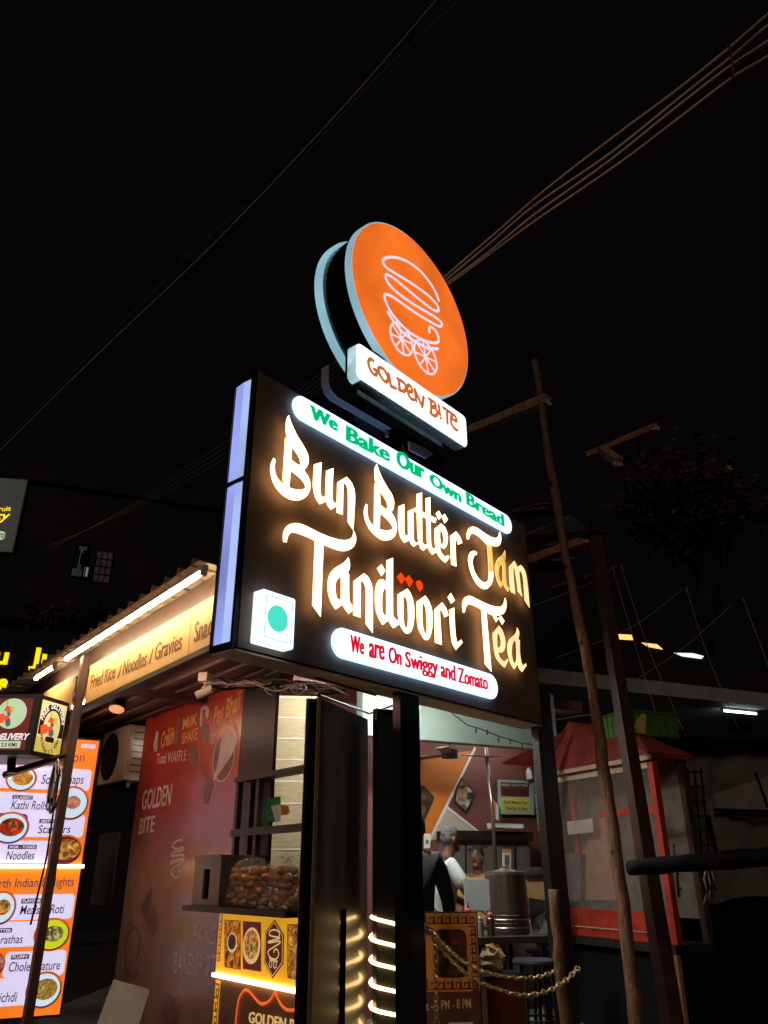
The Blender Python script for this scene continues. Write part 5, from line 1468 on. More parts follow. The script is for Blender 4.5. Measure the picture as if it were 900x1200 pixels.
for k in range(4): MB().tube([dc + Vector((math.cos(a) * dr0 * 1.005, math.sin(a) * dr0 * 1.005, .05 + .03 * k)) for a in [2 * math.pi * i / 28 for i in range(28)]], .004, 5, 0, True).build('band', M['maroon_panel'] if k % 2 else M['steel'], drum)
cardb = MB().prism(TBF, quad_px(TBF, [(543.5, 1030), (573, 1030.5), (575, 1067), (545.5, 1066.5)], -.25), -.262, -.25)
tag(cardb.build('white_sheet', M['white_board']), 'pale bluish upright sheet standing left of the steel drum', 'board')
def stand_card(px, py0, py1, w, fr, n, label, topm):
    t = thing('stand_card', label, 'card', fr.p(*fr.px(px, py1, n), n), 'small upright cards on the counters')
    MB().prism(fr, quad_px(fr, [(px - w, py0 + 4), (px + w, py0 + 4), (px + w, py1), (px - w, py1)], n), n - .006, n).build('card', M['stripe'], t)
    MB().prism(fr, quad_px(fr, [(px - w, py0), (px + w, py0), (px + w, py0 + 3.8), (px - w, py0 + 3.8)], n), n - .006, n).build('header', M[topm], t)
    MB().prism(fr, quad_px(fr, [(px - w * .5, py0 + 7), (px + w * .5, py0 + 7), (px + w * .5, py1 - 5), (px - w * .5, py1 - 5)], n), n + .001, n + .002).build('grey_field', M['cabinet'], t)
stand_card(594, 995, 1019, 5, TBF, -.32, 'white stand card with orange header on top of the drum', 'poster_orange')
stand_card(500.5, 977, 994, 3.6, Frame(at_y(500, 985, 7.4), 80), 0, 'white stand card beside the grey-haired person', 'stripe')
sb = []
for i, (x, y0, y1, w, bm, cm, lb) in enumerate(((548, 1058, 1069, 5.0, 'red_plastic', 'red_plastic', 'red sauce bottle with pointed nozzle on the table edge'), (574, 1064, 1098, 4.0, 'steel_dark', 'cart_orange', 'dark sauce bottle with an orange brown cap by the drum'), (561, 1070, 1098, 4.6, 'beam_white', 'beam_white', 'pale bottle with slanted top on the table'))):
    n = -.08
    t = thing('sauce_bottle', lb, 'bottle', TBF.p(TBF.px(x, y1, n)[0], tz, n), 'sauce bottles on the steel table')
    u, z1b = TBF.px(x, y0, n); rr = abs(TBF.px(x + w, y0, n)[0] - u); h = z1b - tz
    c = TBF.p(u, tz + .001, n)
    MB().lathe(c, [(rr, 0), (rr, h * .62), (rr * .8, h * .66)], 14).build('body', M[bm], t)
    MB().lathe(c, [(rr * .85, h * .665), (rr * .85, h * .78), (rr * .3, h * .84), (rr * .15, h)], 14).build('cap', M[cm], t)
bagp = thing('paper_bag', 'crumpled brown paper bag on a dark stand below the table', 'bag', TBF.p(*TBF.px(576, 1137, .2), .2))
mb = MB(); c = TBF.p(*TBF.px(577, 1125, .2), .2); mb.ball(c, .10, .08, .095, 14, 10)
for i, v in enumerate(mb.v): mb.v[i] = v + Vector((random.uniform(-1, 1), random.uniform(-1, 1), random.uniform(-1, 1))) * .018
mb.build('paper', M['paper'], bagp)
bzz = c.z - .09
std = thing('dark_stand', 'dark box stand holding the paper bag behind the poster board', 'stand', TBF.p(TBF.px(590, 1150, .2)[0], FLOOR, .2))
MB().box(TBF, TBF.px(562, 1140, .2)[0], TBF.px(606, 1140, .2)[0], FLOOR, bzz - .02, .02, .32).build('body', M['maroon_panel'], std, bevel=.006)
MB().box(TBF, TBF.px(560, 1140, .2)[0], TBF.px(612, 1140, .2)[0], bzz - .019, bzz, .0, .34).build('top', M['black_metal'], std)
def stool(px, py, Y, w, label):
    c = at_y(px, py, Y); t = thing('stool', label, 'stool', (c.x, c.y, FLOOR), 'dark stools beside the steel table')
    MB().lathe(c, [(w, -.03), (w * 1.03, -.015), (w, 0)], 24).build('seat', M['stool'], t)
    for k in range(4):
        a = R(45 + 90 * k); p0 = c + Vector((math.cos(a) * w * .75, math.sin(a) * w * .75, -.031)); p1_ = Vector((c.x + math.cos(a) * w * 1.0, c.y + math.sin(a) * w * 1.0, FLOOR)); MB().tube([p0, p1_], .016, 8).build('leg', M['black_metal'], t)
    MB().tube([Vector((c.x + math.cos(a) * w * .88, c.y + math.sin(a) * w * .88, FLOOR + (c.z - FLOOR) * .45)) for a in [2 * math.pi * i / 20 for i in range(20)]], .009, 6, 0, True).build('ring', M['black_metal'], t)
stool(627, 1124, 6.7, .17, 'round dark blue stool in front of the pale tins'); stool(640, 1112, 7.6, .17, 'round dark stool half behind the wooden post')
def tin(px, y0, y1, w, Y, m, label, words=None):
    b = at_y(px, y1, Y); tp = at_y(px, y0, Y); r_ = (at_y(px + w, y1, Y).x - b.x)
    o = MB().lathe(b, [(r_ * .98, 0), (r_, .01), (r_, tp.z - b.z - .015), (r_ * .94, tp.z - b.z)], 20).build('storage_tin', M[m])
    tag(o, label, 'tin', 'tins under the shop table'); return o
tin(611, 1122, 1150, 9, 7.55, 'beam_white', 'pale green tin under the table end'); tin(612, 1153, 1180, 9, 7.3, 'cabinet', 'grey tin standing below the pale green tin')
sack = thing('printed_sack', 'pale sack printed with black letters UTK right of the drum', 'sack', at_y(632, 1092, 7.7))
SFr = Frame(at_y(632, 1075, 7.7), 80)
sk_ = MB().prism(SFr, quad_px(SFr, [(621, 1066), (640, 1060), (652, 1066), (652, 1096), (622, 1098)]), -.12, 0).build('body', M['beam_white'], sack, bevel=.02)
text(SFr, .003, 'UTK', (630, 1091), (650, 1066), (626.5, 1083), M['ink'], sack, bold=.02, thick=.001)
MB().prism(SFr, quad_px(SFr, [(619, 1052), (645, 1056), (636, 1068), (620, 1078)]), .004, .02).build('flap', M['ink'], sack)
cbx = thing('carton', 'brown carton on the shelf right of the steel drum', 'carton', at_y(631, 1055, 8.2))
CF = Frame(at_y(631, 1045, 8.2), 76)
MB().prism(CF, quad_px(CF, [(617, 1032), (646, 1032), (646, 1056), (617, 1056)]), -.3, 0).build('box', M['paper'], cbx)
MB().prism(CF, quad_px(CF, [(617, 1028), (646, 1028), (646, 1031.5), (617, 1031.5)]), -.3, .01).build('lid', M['shelf'], cbx)
tag(MB().ball(CF.p(*CF.px(629, 1024, -.1), -.1), .13, .09, .06, 12, 8).build('cloth_bundle', M['cloth_black'], smooth=True), 'black cloth bundle lying on the brown carton', 'cloth')

# ------------------------------------------------------------------ poster board with chains
PF = Frame(at_y(528, 1120, 6.2), 86)
pst = thing('poster_board', 'orange poster board with a key pattern border and opening hours', 'poster', PF.p(PF.px(530, 1200)[0], 0, 0))
pu0, pu1 = PF.px(499, 1100)[0], PF.px(560, 1110)[0]
pz1, pzm = PF.px(530, 1070)[1], PF.px(530, 1162)[1]
MB().box(PF, pu0, pu1 + .008, .02, pz1 + .008, -.04, -.001).build('board', M['black_matte'], pst)
po = MB().box(PF, pu0, pu1, pzm, pz1, 0, .004).build('upper_print', M['poster_orange'], pst)
MB().box(PF, pu0, pu1, .04, pzm - .002, 0, .004).build('lower_print', M['poster_dark'], pst)
kd = .058
MB().box(PF, pu0, pu1, pz1 - .075, pz1 - .005, .005, .007).build('border_band', M['poster_dark'], po) if False else None
nk_ = int((pu1 - pu0) / kd)
greek(PF, pu0 + .005, pz1 - .012, kd, .052, .005, nk_, M['poster_dark'], po, w=.008, vertical=False)
greek(PF, pu0 + .005, pzm + .068, kd, .052, .005, nk_, M['poster_dark'], po, w=.008, vertical=False)
greek(PF, pu1 - .055, pz1 - .085, .042, .056, .0052, 8, M['poster_dark'], po, w=.008)
a, b = PF.px(510, 1146, .006), PF.px(546, 1089, .006)
mb = MB(); filled(PF, [rrect(a[0], b[0], a[1], b[1], .05)], .0075, .010, mb); mb.build('dish_picture', food('dark_snack_print', [(24, 10, 8), (120, 46, 18), (60, 22, 12), (160, 80, 36), (20, 10, 10)], 18, 1, False), po)
text(PF, .005, 'Mon to Sat - 4 PM - 8 PM', (440, 1183), (552, 1181.5), (441, 1171), M['poster_ink'], pst, bold=.01) if False else None
text(PF, .005, 's - 4 PM - 8 PM', (499.5, 1184), (552, 1181), (500, 1173), M['poster_ink'], pst, bold=.012)
a, b = PF.px(526, 1208, .006), PF.px(554, 1198, .006)
MB().box(PF, a[0], b[0], a[1], b[1], .0045, .008).build('white_label', M['stripe'], pst)
def chain(spec, Y0, Y1, label, group, r=.0052, ln=.054):
    P = []
    pts = smooth_loop(spec, (0, 0), 1, closed=False, sub=10)
    for i, (x, y) in enumerate(pts): P.append(at_y(x, y, Y0 + (Y1 - Y0) * i / (len(pts) - 1)))
    mb = MB(); acc = 0; pos = []
    seg = [(P[i + 1] - P[i]).length for i in range(len(P) - 1)]
    tot = sum(seg); n = int(tot / (ln * .74)); 
    for k in range(n):
        d = tot * (k + .5) / n; i = 0
        while d > seg[i]: d -= seg[i]; i += 1
        c = P[i] + (P[i + 1] - P[i]) * (d / seg[i]); t = (P[i + 1] - P[i]).normalized()
        s1 = t.cross(Vector((0, .3, 1))).normalized(); s2 = t.cross(s1)
        s_ = s1 if k % 2 else (s2 * .8 + s1 * .6).normalized()
        mb.tube([c + t * (math.cos(a) * ln / 2) + s_ * (math.sin(a) * ln * .27) for a in [2 * math.pi * j / 12 for j in range(12)]], r, 6, 0, True)
    o = mb.build('chain', M['brass'], smooth=True)
    return tag(o, label, 'chain', group)
CG = 'brass chains hung between the posts'
chain('499,1084 515,1101 532,1118 550,1131 575,1141 605,1146 630,1145 652,1138', 5.3, 6.25, 'upper brass chain sagging to the wooden post', CG)
chain('499,1088 512,1105 530,1126 552,1145 580,1158 612,1166 640,1162 662,1150 678,1134', 5.25, 6.3, 'lower brass chain sagging past the wooden post', CG)
chain('510,1108 511,1135 511,1170 512,1215', 5.4, 5.4, 'short brass chain hanging down in front of the poster', CG)

# ------------------------------------------------------------------ posts, cart, crate, tarpaulin on the right
def timber(name, a, b, ra, rb, m, label, cat, group=None, ends=True, wob=.028, n=13):
    t = thing(name, label, cat, b if b.z < a.z else a, group)
    pts, tp = [], []
    for i in range(n):
        q = i / (n - 1); p = a + (b - a) * q + (Vector((random.uniform(-1, 1), random.uniform(-1, 1), 0)) * wob if 0 < i < n - 1 else Vector())
        pts.append(p); tp.append(ra + (rb - ra) * q + random.uniform(-.08, .08) * ra)
    mb = MB(); mb.tube(pts, ra, 12, taper=tp); mb.build('trunk', m, t, smooth=True)
    for p, r_, d in ((pts[0], tp[0], pts[0] - pts[1]), (pts[-1], tp[-1], pts[-1] - pts[-2])):
        d = d.normalized(); MB().tube([p + d * .001, p + d * .006], r_ * .96, 12).build('cut_end', M['wood_cut'] if m is not M['void_black'] else m, t)
    return t
def ground_line(a, b): k = (a.z - 0) / (a.z - b.z); return a + (b - a) * k
p0, p1 = at_y(627, 424, 7.3), at_y(746, 1205, 6.3)
wp = [at_y(x, y, 7.3 - 1.0 * (y - 424) / 781) for x, y in smooth_loop('627,424 634,470 645,545 657,612 666,665 676,712 689,778 700,850 709,915 722,1000 734,1090 748,1205', (0, 0), 1, closed=False, sub=3)]
wp.append(ground_line(wp[-4], wp[-1]))
t = thing('wooden_pole', 'tall rough wooden pole leaning right of the big sign', 'pole', wp[-1])
rw = random.Random(4)
tpw = [.038 + .016 * i / (len(wp) - 1) + rw.uniform(-.005, .005) for i in range(len(wp))]
MB().tube([p + Vector((rw.uniform(-1, 1), rw.uniform(-1, 1), 0)) * .008 for p in wp], .05, 12, taper=tpw).build('trunk', M['wood'], t, smooth=True)
kn = MB()
for i in (7, 12, 17, 22, 27): kn.ball(wp[i] + Vector((rw.uniform(-.04, .04), -.03, 0)), .022, .018, .03, 8, 6)
kn.build('knots', M['bark'], t, smooth=True)
MB().tube([wp[0] + Vector((0, 0, .001)), wp[0] + Vector((-.002, 0, .008))], .036, 12).build('cut_end', M['wood_cut'], t)
pw_a, pw_b = at_y(649, 1044, 6.5), at_y(664, 1205, 6.35)
timber('wooden_post', pw_a, ground_line(pw_a, pw_b), .042, .050, M['wood_dim'], 'dark wooden post standing against the last black sign post', 'post', wob=.008)
sa, sb_ = at_y(697, 628, 7.6), at_y(789, 1205, 6.8)
sg2 = ground_line(sa, sb_)
t = thing('steel_column', 'reddish brown square steel column leaning beside the red cart', 'column', sg2)
dd = (sg2 - sa).normalized(); xx = Vector((1, .3, 0)).normalized(); yy = dd.cross(xx).normalized()
mb = MB(); w0, w1 = .052, .064
mb.add([sa + xx * sx * w0 + yy * sy * w0 for sx, sy in ((-1, -1), (1, -1), (1, 1), (-1, 1))] + [sg2 + xx * sx * w1 + yy * sy * w1 for sx, sy in ((-1, -1), (1, -1), (1, 1), (-1, 1))], [(0, 1, 2, 3), (7, 6, 5, 4), (0, 4, 5, 1), (1, 5, 6, 2), (2, 6, 7, 3), (3, 7, 4, 0)])
mb.build('shaft', M['brown_steel'], t, bevel=.006)
MB().abox(sa + Vector((0, 0, .02)), .24, .24, .02, .3).build('cap_plate', M['brown_steel'], t)
tb0, tb1 = at_y(738, 1017, 5.9), at_y(940, 1001, 5.3)
timber('cross_bar', tb0, tb1, .050, .060, M['void_black'], 'black horizontal bar lashed across in front of the tarpaulin', 'bar', wob=.022, n=14)
def squared_beam(a, b, w, m, label, seed):
    """rough squared timber with a splintered sawn end at a"""
    rd = random.Random(seed)
    t = thing('timber_beam', label, 'beam', (a + b) / 2, 'timber beams of the roof frame')
    d = (b - a).normalized(); x = d.cross(Vector((0, 0, 1))).normalized(); y = x.cross(d)
    rings, V, fs = 9, [], []
    sec = [(-1, -1), (-.3, -1.04), (.4, -1), (1, -1), (1.03, -.2), (1, .5), (1, 1), (.3, 1.03), (-.4, 1), (-1, 1), (-1.04, .3), (-1, -.4)]
    k = len(sec)
    for i in range(rings):
        c = a + (b - a) * (i / (rings - 1))
        for sx, sy in sec:
            j_ = w * .10; end = d * (rd.uniform(-.5, .4) * w) if i == 0 else Vector()
            V.append(c + end + x * (sx * w + rd.uniform(-j_, j_)) + y * (sy * w * .85 + rd.uniform(-j_, j_)))
    for i in range(rings - 1):
        for q in range(k): fs.append((i * k + q, i * k + (q + 1) % k, (i + 1) * k + (q + 1) % k, (i + 1) * k + q))
    fs.append(tuple(range((rings - 1) * k, rings * k)))
    MB().add(V, fs).build('shaft', m, t)
    c = sum(V[:k], Vector()) / k + d * (w * .15)
    MB().add(V[:k] + [c], [(q, (q + 1) % k, k) for q in range(k)]).build('cut_end', M['wood_cut'], t)
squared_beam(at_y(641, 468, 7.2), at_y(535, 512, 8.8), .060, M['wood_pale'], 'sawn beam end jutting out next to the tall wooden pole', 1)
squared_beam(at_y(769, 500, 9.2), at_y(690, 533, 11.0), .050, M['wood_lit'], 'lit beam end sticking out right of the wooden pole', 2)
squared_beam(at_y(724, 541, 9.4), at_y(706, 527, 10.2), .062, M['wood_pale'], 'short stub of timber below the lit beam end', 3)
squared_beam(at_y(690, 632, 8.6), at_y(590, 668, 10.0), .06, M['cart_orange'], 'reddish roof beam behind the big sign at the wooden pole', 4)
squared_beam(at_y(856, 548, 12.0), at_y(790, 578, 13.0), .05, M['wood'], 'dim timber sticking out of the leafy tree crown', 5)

CR = Frame(at_y(777, 985, 7.3), -25)
cart = thing('food_cart', 'red hawker cart with hip roof, dusty glass front and cream trim', 'cart', CR.p(.6, 0, -.5))
cru0, cru1 = 0.0, CR.px(641, 990)[0]
ce = CR.px(760, 886)[1]; ctab = CR.px(797, 1108)[1]; cmid = CR.px(790, 1071)[1]
dpt = .42
MB().box(CR, cru0, cru1, ctab - .07, ctab, -dpt, .03).build('table_edge', M['shelf'], cart)
MB().box(CR, cru0 + .02, cru1 - .02, .04, ctab - .071, -dpt + .05, -.03).build('under_body', M['void_black'], cart)  # black box standing in for the dark under the cart
MB().box(CR, cru0 + .07, cru1 - .07, ctab + .001, cmid, -.03, -.005).build('red_skirt', M['cart_red'], cart)
MB().box(CR, cru0 + .07, cru1 - .07, cmid - .16, cmid - .15, -.004, .006).build('skirt_bead', M['cart_cream'], cart)
for u, n, nm in ((cru0 + .035, -.03, 0), (cru1 - .035, -.03, 0), (cru0 + .035, -dpt + .04, 1), (cru1 - .035, -dpt + .04, 0)):
    MB().box(CR, u - .034, u + .034, ctab + .001, ce, n - .03, n + .03).build('corner_post', M['brown_steel' if nm else 'cart_red'], cart)
MB().box(CR, cru0 + .07, cru1 - .07, ce - .10, ce - .01, -.035, -.004).build('header_trim', M['cart_cream'], cart)
MB().box(CR, cru0 + .07, cru1 - .07, cmid + .001, ce - .101, -.022, -.018).build('glass_pane', M['glass'], cart)
mx_ = MB(); 
um_ = CR.px(712, 960)[0]
mx_.box(CR, cru0 + .07, um_ + .1, CR.px(730, 952)[1] - .03, CR.px(730, 952)[1] + .03, -.016, -.004); mx_.build('cross_rail', M['cart_red'], cart)
# inside of the cart seen through the glass: back sheet, shelf, papers
bs = MB().box(CR, cru0 + .07, cru1 - .07, cmid - .05, ce - .02, -dpt + .02, -dpt + .03).build('back_sheet', M['cart_pane'], cart)
MB().prism(CR, quad_px(CR, [(668, 1025), (706, 955), (722, 955), (735, 1055), (672, 1055)], -.37), -.375, -.37).build('tan_panel', M['tan'], cart)
MB().prism(CR, quad_px(CR, [(664, 963), (694, 959), (695, 975), (666, 978)], -.25), -.254, -.25).build('white_paper', M['stripe'], cart)
MB().prism(CR, quad_px(CR, [(659, 1000), (680, 1000), (680, 1056), (660, 1056)], -.3), -.38, -.3).build('steel_bin', M['cart_pane'], cart)
# hip roof
ov = .04
ap0, ap1 = CR.p(cru0 + .42, CR.px(728, 860, -.3)[1], -dpt / 2), CR.p(cru1 - .30, CR.px(668, 848, -.3)[1], -dpt / 2)
ez = ce + .02
cn = [CR.p(cru0 - ov, ez, ov), CR.p(cru1 + ov, ez, ov), CR.p(cru1 + ov, ez, -dpt - ov), CR.p(cru0 - ov, ez, -dpt - ov)]
cb2 = [v - Vector((0, 0, .04)) for v in cn]
MB().add(cn + [ap0, ap1] + cb2, [(0, 1, 5, 4), (1, 2, 5), (2, 3, 4, 5), (3, 0, 4), (0, 6, 7, 1), (1, 7, 8, 2), (2, 8, 9, 3), (3, 9, 6, 0), (9, 8, 7, 6)]).build('roof', M['cart_roof'], cart)
MB().box(CR, cru0 - ov - .005, cru1 + ov + .005, ez - .055, ez - .015, ov + .001, ov + .012).build('eave_trim', M['cart_cream'], cart)
fa, fb2, fc2, fd = at_y(589, 893, 7.9), at_y(640, 897, 8.2), at_y(664, 854, 8.4), at_y(640, 870, 8.3)
th = Vector((0, 0, -.02))
MB().add([fa, fb2, fc2, fd, fa + th, fb2 + th, fc2 + th, fd + th], [(0, 1, 2, 3), (7, 6, 5, 4), (0, 4, 5, 1), (1, 5, 6, 2), (2, 6, 7, 3), (3, 7, 4, 0)]).build('side_awning', M['cart_roof'], cart)
for u in (cru0 + .05, cru1 - .05): MB().tube([CR.p(u, ctab - .075, 0), CR.p(u - .02, 0, .04)], .045, 8).build('leg', M['cart_orange'], cart)
lr_ = thing('lime_crate', 'lime green plastic crate lying on the red cart roof', 'crate', at_y(762, 861, 7.7))
LC = Frame(at_y(762, 860, 7.7), 68)
A_ = [LC.px(x, y) for x, y in ((738, 861), (796, 861), (796, 838), (738, 835))]
zb_c, zt_c = A_[0][1], A_[2][1]; ucl, ucr = A_[0][0], A_[1][0]
def cside(pts, nm):
    mb = MB(); k = len(pts); mb.add(pts, [tuple(range(k))]); return mb
lcw = .45
for (ua_, na_, ub_, nb_) in ((ucl, 0, ucr, 0), (ucl, -lcw, ucr, -lcw), (ucl, 0, ucl, -lcw), (ucr, 0, ucr, -lcw)):
    mb = MB(); d = .05
    e0, e1 = LC.p(ua_, zb_c, na_), LC.p(ub_, zb_c, nb_); f0, f1 = LC.p(ua_, zt_c, na_), LC.p(ub_, zt_c, nb_)
    out = ((e0 + e1) / 2 - LC.p((ucl + ucr) / 2, zb_c, -lcw / 2)).normalized() * .012
    mb.add([e0, e1, f1, f0, e0 + out, e1 + out, f1 + out, f0 + out], [(0, 1, 2, 3), (7, 6, 5, 4), (0, 4, 5, 1), (1, 5, 6, 2), (2, 6, 7, 3), (3, 7, 4, 0)])
    for q_ in range(1, 6):
        s0, s1 = e0 + (e1 - e0) * (q_ / 6), f0 + (f1 - f0) * (q_ / 6); mb.tube([s0 + out * 1.3, s1 + out * 1.3], .008, 5)
    mb.tube([f0 + out, f1 + out], .014, 6)
    mb.build('crate_wall', M['lime'], lr_)
MB().box(LC, ucl + .001, ucr - .001, zb_c - .01, zb_c, -lcw, 0).build('crate_floor', M['lime'], lr_)
MB().prism(LC, quad_px(LC, [(738, 858), (752, 836), (757, 837), (756, 860)], .03), .03, .034).build('yellow_label', M['lime_panel'], lr_)
# tarpaulin stall on the far right
TS = Frame(at_y(820, 960, 8.2), 72)
ts = thing('covered_stall', 'closed street stall wrapped in grey brown tarpaulin right of the red cart', 'stall', TS.p(1.2, 0, -.6))
mb = MB(); nx, nz_ = 26, 18
u0t, u1t = TS.px(782, 960)[0], TS.px(782, 960)[0] + 3.4
z0t, z1t = TS.px(830, 1055)[1], TS.px(830, 868)[1]
P = []
for j in range(nz_ + 1):
    for i in range(nx + 1):
        u, z = u0t + (u1t - u0t) * i / nx, z0t + (z1t - z0t) * j / nz_
        P.append(TS.p(u, z - .03 * math.sin(i * .7) * (1 if j in (0,) else .3), .05 * math.sin(i * .9 + j * .4) + .03 * math.sin(i * 2.3 - j) ))
mb.add(P, [(j * (nx + 1) + i, j * (nx + 1) + i + 1, (j + 1) * (nx + 1) + i + 1, (j + 1) * (nx + 1) + i) for j in range(nz_) for i in range(nx)])
mb.build('tarpaulin', M['tarp'], ts, smooth=True)
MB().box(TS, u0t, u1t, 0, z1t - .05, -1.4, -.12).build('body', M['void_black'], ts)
MB().prism(TS, quad_px(TS, [(838, 930), (905, 908), (905, 949), (840, 947)], .12), .10, .12).build('pale_flap', M['tarp_pale'], ts)
mb = MB(); bar(mb, TS, (838, 949), (915, 953), .035, .125, .15); bar(mb, TS, (831, 955), (842, 1005), .03, .09, .12); bar(mb, TS, (886, 905), (900, 945), .025, .125, .14); mb.build('edge_pole', M['black_metal'], ts)
MB().prism(TS, [(u0t - .1, z1t - .02), (u1t + .1, z1t - .02), (u1t + .1, z1t + .04), (u0t - .1, z1t + .04)], -1.5, .3).build('roof_sheet', M['black_matte'], ts)
for i, dx in enumerate((0, 5, 9)): cable('hanging_rope', [at_y(827 + dx + 2 * math.sin(y * .2 + i), y, 6.0) for y in range(1012, 1062 - 4 * i, 6)], .006, M['wire_dark'], ('left', 'middle', 'right')[i] + 'most of three loose ropes hanging from the black bar', 'rope', group='ropes hanging from the bar')
gp = thing('gate_panel', 'rusty iron grating leaning between the cart and the tarpaulin', 'grating', TS.p(*TS.px(800, 1050, .3), .3))
mb = MB()
for i in range(6): bar(mb, TS, (782 + i * 8, 900), (796 + i * 8, 1052), .014, .30, .312)
for i in range(9): bar(mb, TS, (780 + i * 2, 905 + i * 17), (824 + i * 2, 905 + i * 17), .016, .313, .325)
mb.build('bars', M['black_metal'], gp)

# ------------------------------------------------------------------ building with a concrete canopy at the right, lit shop behind
cb3 = thing('canopy_building', 'low dark building with a grey concrete canopy behind the red cart', 'building', (7, 15, 0))
QF = Frame(at_y(650, 800, 10.5), 66)
qz = QF.px(650, 800)[1]
MB().box(QF, -.6, 9.5, qz - .02, qz + .18, -5, 0).build('canopy_slab', M['concrete'], cb3)
MB().box(QF, -.6, 9.5, qz + .181, qz + .5, -.16, .002).build('canopy_edge', M['far_wall'], cb3)
MB().box(QF, -.6, 10, 0, qz - .021, -5.2, -5.0).build('rear_wall', M['far_wall'], cb3)
for u in (2.6, 6.5): MB().box(QF, u, u + .25, 0, qz - .021, -2.6, -2.35).build('pillar', M['concrete'], cb3)
c = at_y(871, 856, 12.3); QL = Frame(c, 66)
tube_light(QL, -.38, .38, qz - .075, 0, 'cool white fluorescent lamp under the concrete canopy on the right', 'cool tube lights of the tea shop', M['tube_small'])
tag(MB().box(QL, .95, 1.5, .0, 1.0, -1.6, -1.5).build('x', M['ink']), '', '') if False else None
lb2 = thing('lit_building', 'far dark house whose broken row of orange and white lit windows shows under the roof', 'building', at_y(790, 1000, 26))
LF = Frame(at_y(790, 755, 26), 80)
a, b = LF.px(700, 900), LF.px(980, 735)
MB().box(LF, a[0], b[0], 0, b[1] + .2, -4, 0).build('wall', M['black_matte'], lb2)
for pts, mk in (([(723, 743), (741, 744), (742, 750), (725, 749)], 'win_o'), ([(752, 753), (770, 755), (777, 761), (760, 758)], 'win_o'), ([(790, 765), (812, 765.5), (825, 769), (822, 772), (800, 769)], 'win_w'), ([(839, 772), (850, 773.5), (850, 778), (840, 777)], 'win_w'), ([(845, 861), (848, 864), (848, 868), (845, 866)], 'win_o'), ([(888, 868), (905, 870), (905, 878), (888, 874)], 'win_d')):
    MB().prism(LF, quad_px(LF, pts, .03), .01, .03).build('window', M[mk], lb2)
# roof planks and thatch behind the pole
for i, pts in enumerate(([(614, 628), (668, 606), (690, 622), (625, 642)], [(622, 660), (676, 655), (660, 668), (622, 671)], [(600, 600), (640, 596), (650, 602), (606, 606)], [(646, 690), (700, 672), (704, 678), (648, 700)], [(640, 640), (700, 628), (712, 634), (650, 650)])):
    v = [at_y(x, y, 9.3 + .25 * k) for k, (x, y) in enumerate(pts)]
    up_k = Vector((0, 0, .03))
    o = MB().add(v + [q + up_k for q in v], [(0, 1, 2, 3), (7, 6, 5, 4), (0, 4, 5, 1), (1, 5, 6, 2), (2, 6, 7, 3), (3, 7, 4, 0)]).build('roof_plank', M['tarp'] if i in (0, 1) else M['wood'])
    tag(o, ('wide pale plank behind the Jam lettering edge', 'narrow pale plank just below the wide pale roof plank', 'thin plank just above the wide pale plank', 'thin brown plank slanting under the reddish beam', 'brown plank between the pole and the steel column')[i], 'plank', 'loose planks of the roof frame')
def leaf_tree(name, center, rad, trunk_to, count, m, label, size, seed, limbs=6):
    rnd = random.Random(seed)
    t = thing(name, label, 'tree', trunk_to)
    br_ = MB(); c = Vector(center); base = Vector(trunk_to)
    br_.tube([base, base + (c - base) * .5 + Vector((.2, 0, 0)), c], .2, 10, taper=[.26, .17, .08])
    tips = []
    for k in range(limbs):
        d = Vector((rnd.uniform(-1, 1) * rad[0], rnd.uniform(-1, 1) * rad[1], rnd.uniform(-.4, .8) * rad[2]))
        p = base + (c - base) * rnd.uniform(.6, .95); br_.tube([p, p + (c + d - p) * .5 + Vector((0, 0, .15)), c + d], .05, 7, taper=[.06, .04, .015]); tips.append(c + d)
    br_.build('trunk', M['bark'], t, smooth=True)
    lf_ = MB()
    cl_ = [c + Vector((rnd.gauss(0, .45) * rad[0], rnd.gauss(0, .45) * rad[1], rnd.gauss(0, .45) * rad[2])) for _ in range(max(6, count // 60))] + tips
    for i in range(count):
        q = rnd.choice(cl_); p = q + Vector((rnd.gauss(0, .22), rnd.gauss(0, .22), rnd.gauss(0, .17)))
        d = Vector((rnd.uniform(-1, 1), rnd.uniform(-1, 1), rnd.uniform(-1, .3))).normalized(); s_ = d.cross(Vector((rnd.uniform(-1, 1), rnd.uniform(-1, 1), rnd.uniform(-1, 1)))).normalized()
        L = size * rnd.uniform(.6, 1.5); w = L * .3
        lf_.add([p, p + d * L * .5 + s_ * w, p + d * L, p + d * L * .5 - s_ * w], [(0, 1, 2, 3)])
    me_o = lf_.build('crown', m, t)
    return t
tc_ = at_y(800, 590, 13)
leaf_tree('leafy_tree', tc_, (1.2, 1.0, .8), (tc_.x + .8, tc_.y + 1.5, 0), 5200, M['leaf'], 'dry brown leafy tree above the stalls at the right', .11, 5, 12)
tc2 = at_y(95, 735, 17)
leaf_tree('leafy_tree', tc2, (1.0, 1.0, .45), (tc2.x - .5, tc2.y + .5, 0), 2200, M['leaf'], 'small dark tree between the far building and the stall roof', .12, 8)

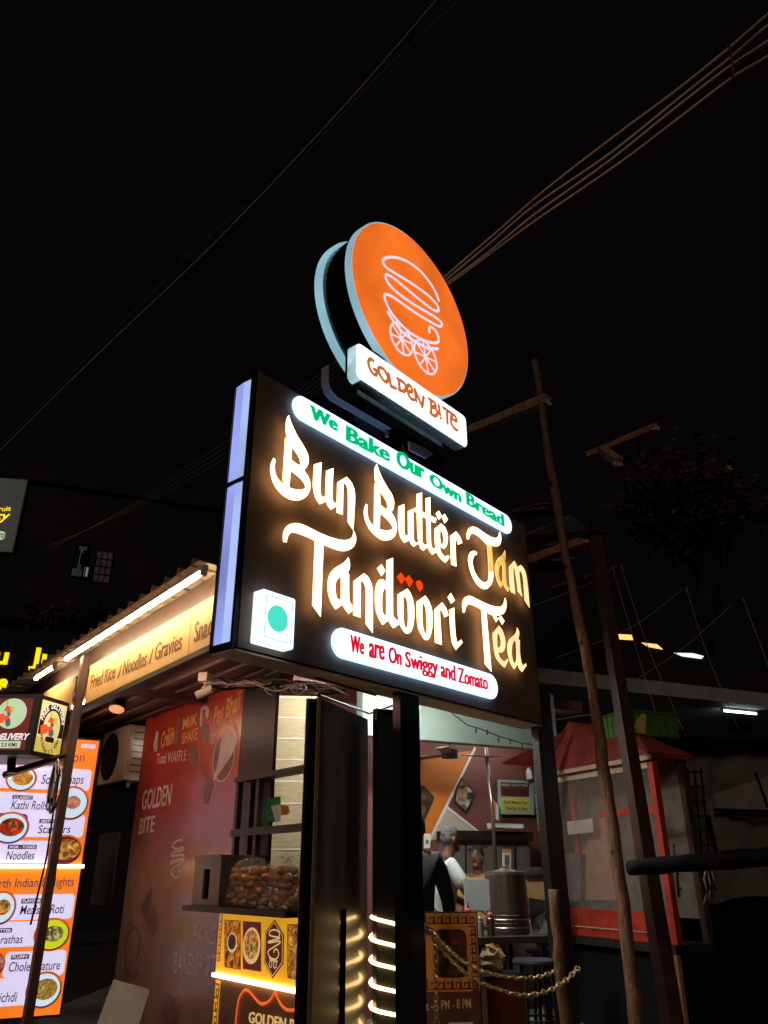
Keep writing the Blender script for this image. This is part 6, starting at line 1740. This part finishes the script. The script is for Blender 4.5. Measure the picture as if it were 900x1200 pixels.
# ------------------------------------------------------------------ overhead wires
def wire(pts, Y0, Y1, r, m, label, group, sub=8):
    q = smooth_loop(' '.join('%g,%g' % p for p in pts), (0, 0), 1, closed=False, sub=sub)
    n = len(q); return tag(MB().tube([at_y(x, y, Y0 + (Y1 - Y0) * i / (n - 1)) for i, (x, y) in enumerate(q)], r, 6).build('overhead_wire', m, smooth=True), label, 'wire', group)
WG = 'twisted overhead wires at the upper right'
wire([(960, -30), (900, 17), (850, 60), (790, 108), (720, 160), (640, 222), (580, 274), (515, 330)], 8, 13, .028, M['wire_warm'], 'topmost wire of the overhead bundle at the upper right', WG)
wire([(960, -14), (900, 30), (858, 66), (800, 112), (715, 180), (628, 240), (575, 285), (517, 333)], 8, 13, .028, M['wire'], 'second wire from the top of the overhead bundle', WG)
wire([(960, 0), (900, 48), (855, 78), (790, 128), (715, 188), (626, 252), (570, 298), (520, 335)], 8, 13, .028, M['wire'], 'third wire from the top of the overhead bundle', WG)
wire([(960, 22), (900, 66), (857, 92), (790, 143), (725, 192), (626, 260), (565, 305), (522, 337)], 8, 13, .028, M['wire_warm'], 'lowest wire of the overhead bundle at the upper right', WG)
for (x, y0, y1, Y, lb) in ((857, 52, 92, 8.9, 'dark tie round the wire bundle near the right edge'), (626, 236, 270, 11.6, 'dark tie round the wire bundle near the round sign')):
    tag(MB().tube([at_y(x - 3, y0, Y), at_y(x + 1, (y0 + y1) / 2, Y), at_y(x + 2, y1, Y)], .02, 6).build('wire_tie', M['maroon_panel'], smooth=True), lb, 'wire tie', 'ties on the wire bundle')
WL = 'long overhead wires crossing the sky at the left'
wire([(525, -16), (400, 128), (250, 286), (120, 410), (0, 528), (-60, 588)], 9, 17, .010, M['wire_thin'], 'lower of the two long wires crossing the sky at the left', WL)
wire([(560, -20), (440, 92), (330, 210), (250, 272), (120, 402), (0, 522), (-60, 580)], 9, 17, .006, M['wire_dark'], 'upper of the two long wires crossing the sky at the left', WL)
for i in range(4): wire([(55, 640 + i * 2), (150, 600 - i * 2), (210, 568 - i * 5), (300, 515 - i * 7), (380, 452 - i * 6), (440, 402 - i * 5), (522, 334 - i * 1.5)], 18, 12.9, .006, M['wire_dark'], ('lowest', 'second lowest', 'second highest', 'highest')[i] + ' of four thin wires passing behind the big sign', 'thin wires behind the big sign')
TW = 'thin strings tied over the stalls at the right'
for i, (pts, lb) in enumerate((([(650, 772), (740, 735), (800, 690)], 'string rising from the canopy edge to the upper right'), ([(620, 712), (690, 684), (722, 662)], 'string from the sign edge to the steel column top'), ([(740, 800), (800, 760), (858, 708)], 'string crossing in front of the lit windows'), ([(718, 665), (744, 755), (790, 905)], 'left one of two long strings falling from the column top'), ([(728, 663), (760, 760), (822, 905)], 'right one of two long strings falling from the column top'), ([(804, 688), (830, 770), (868, 860)], 'string hanging over the fluorescent lamp'), ([(870, 700), (900, 780), (925, 860)], 'string falling at the right edge'), ([(640, 846), (700, 838), (780, 852), (860, 868), (930, 880)], 'cable slung along the canopy over the cart'), ([(600, 598), (640, 590), (668, 600)], 'thin cable from the end of the green lettered box to the pole'))):
    wire(pts, 8.2, 8.8, .005, M['wire_dark'], lb, TW, 6)
st3 = MB()
pts = [at_y(x, y, 8.1) for x, y in ((520, 828), (548, 850), (560, 853), (585, 863), (612, 871), (632, 874))]
st3.tube(pts, .006, 5)
for (x, y) in ((558, 853), (571, 855), (584, 864), (598, 866), (612, 871)): st3.tube([at_y(x, y, 8.09), at_y(x, y + 6, 8.09)], .008, 5)
tag(st3.build('string_lights', M['ink']), 'unlit string of small bulbs along the pale green beam', 'string lights')
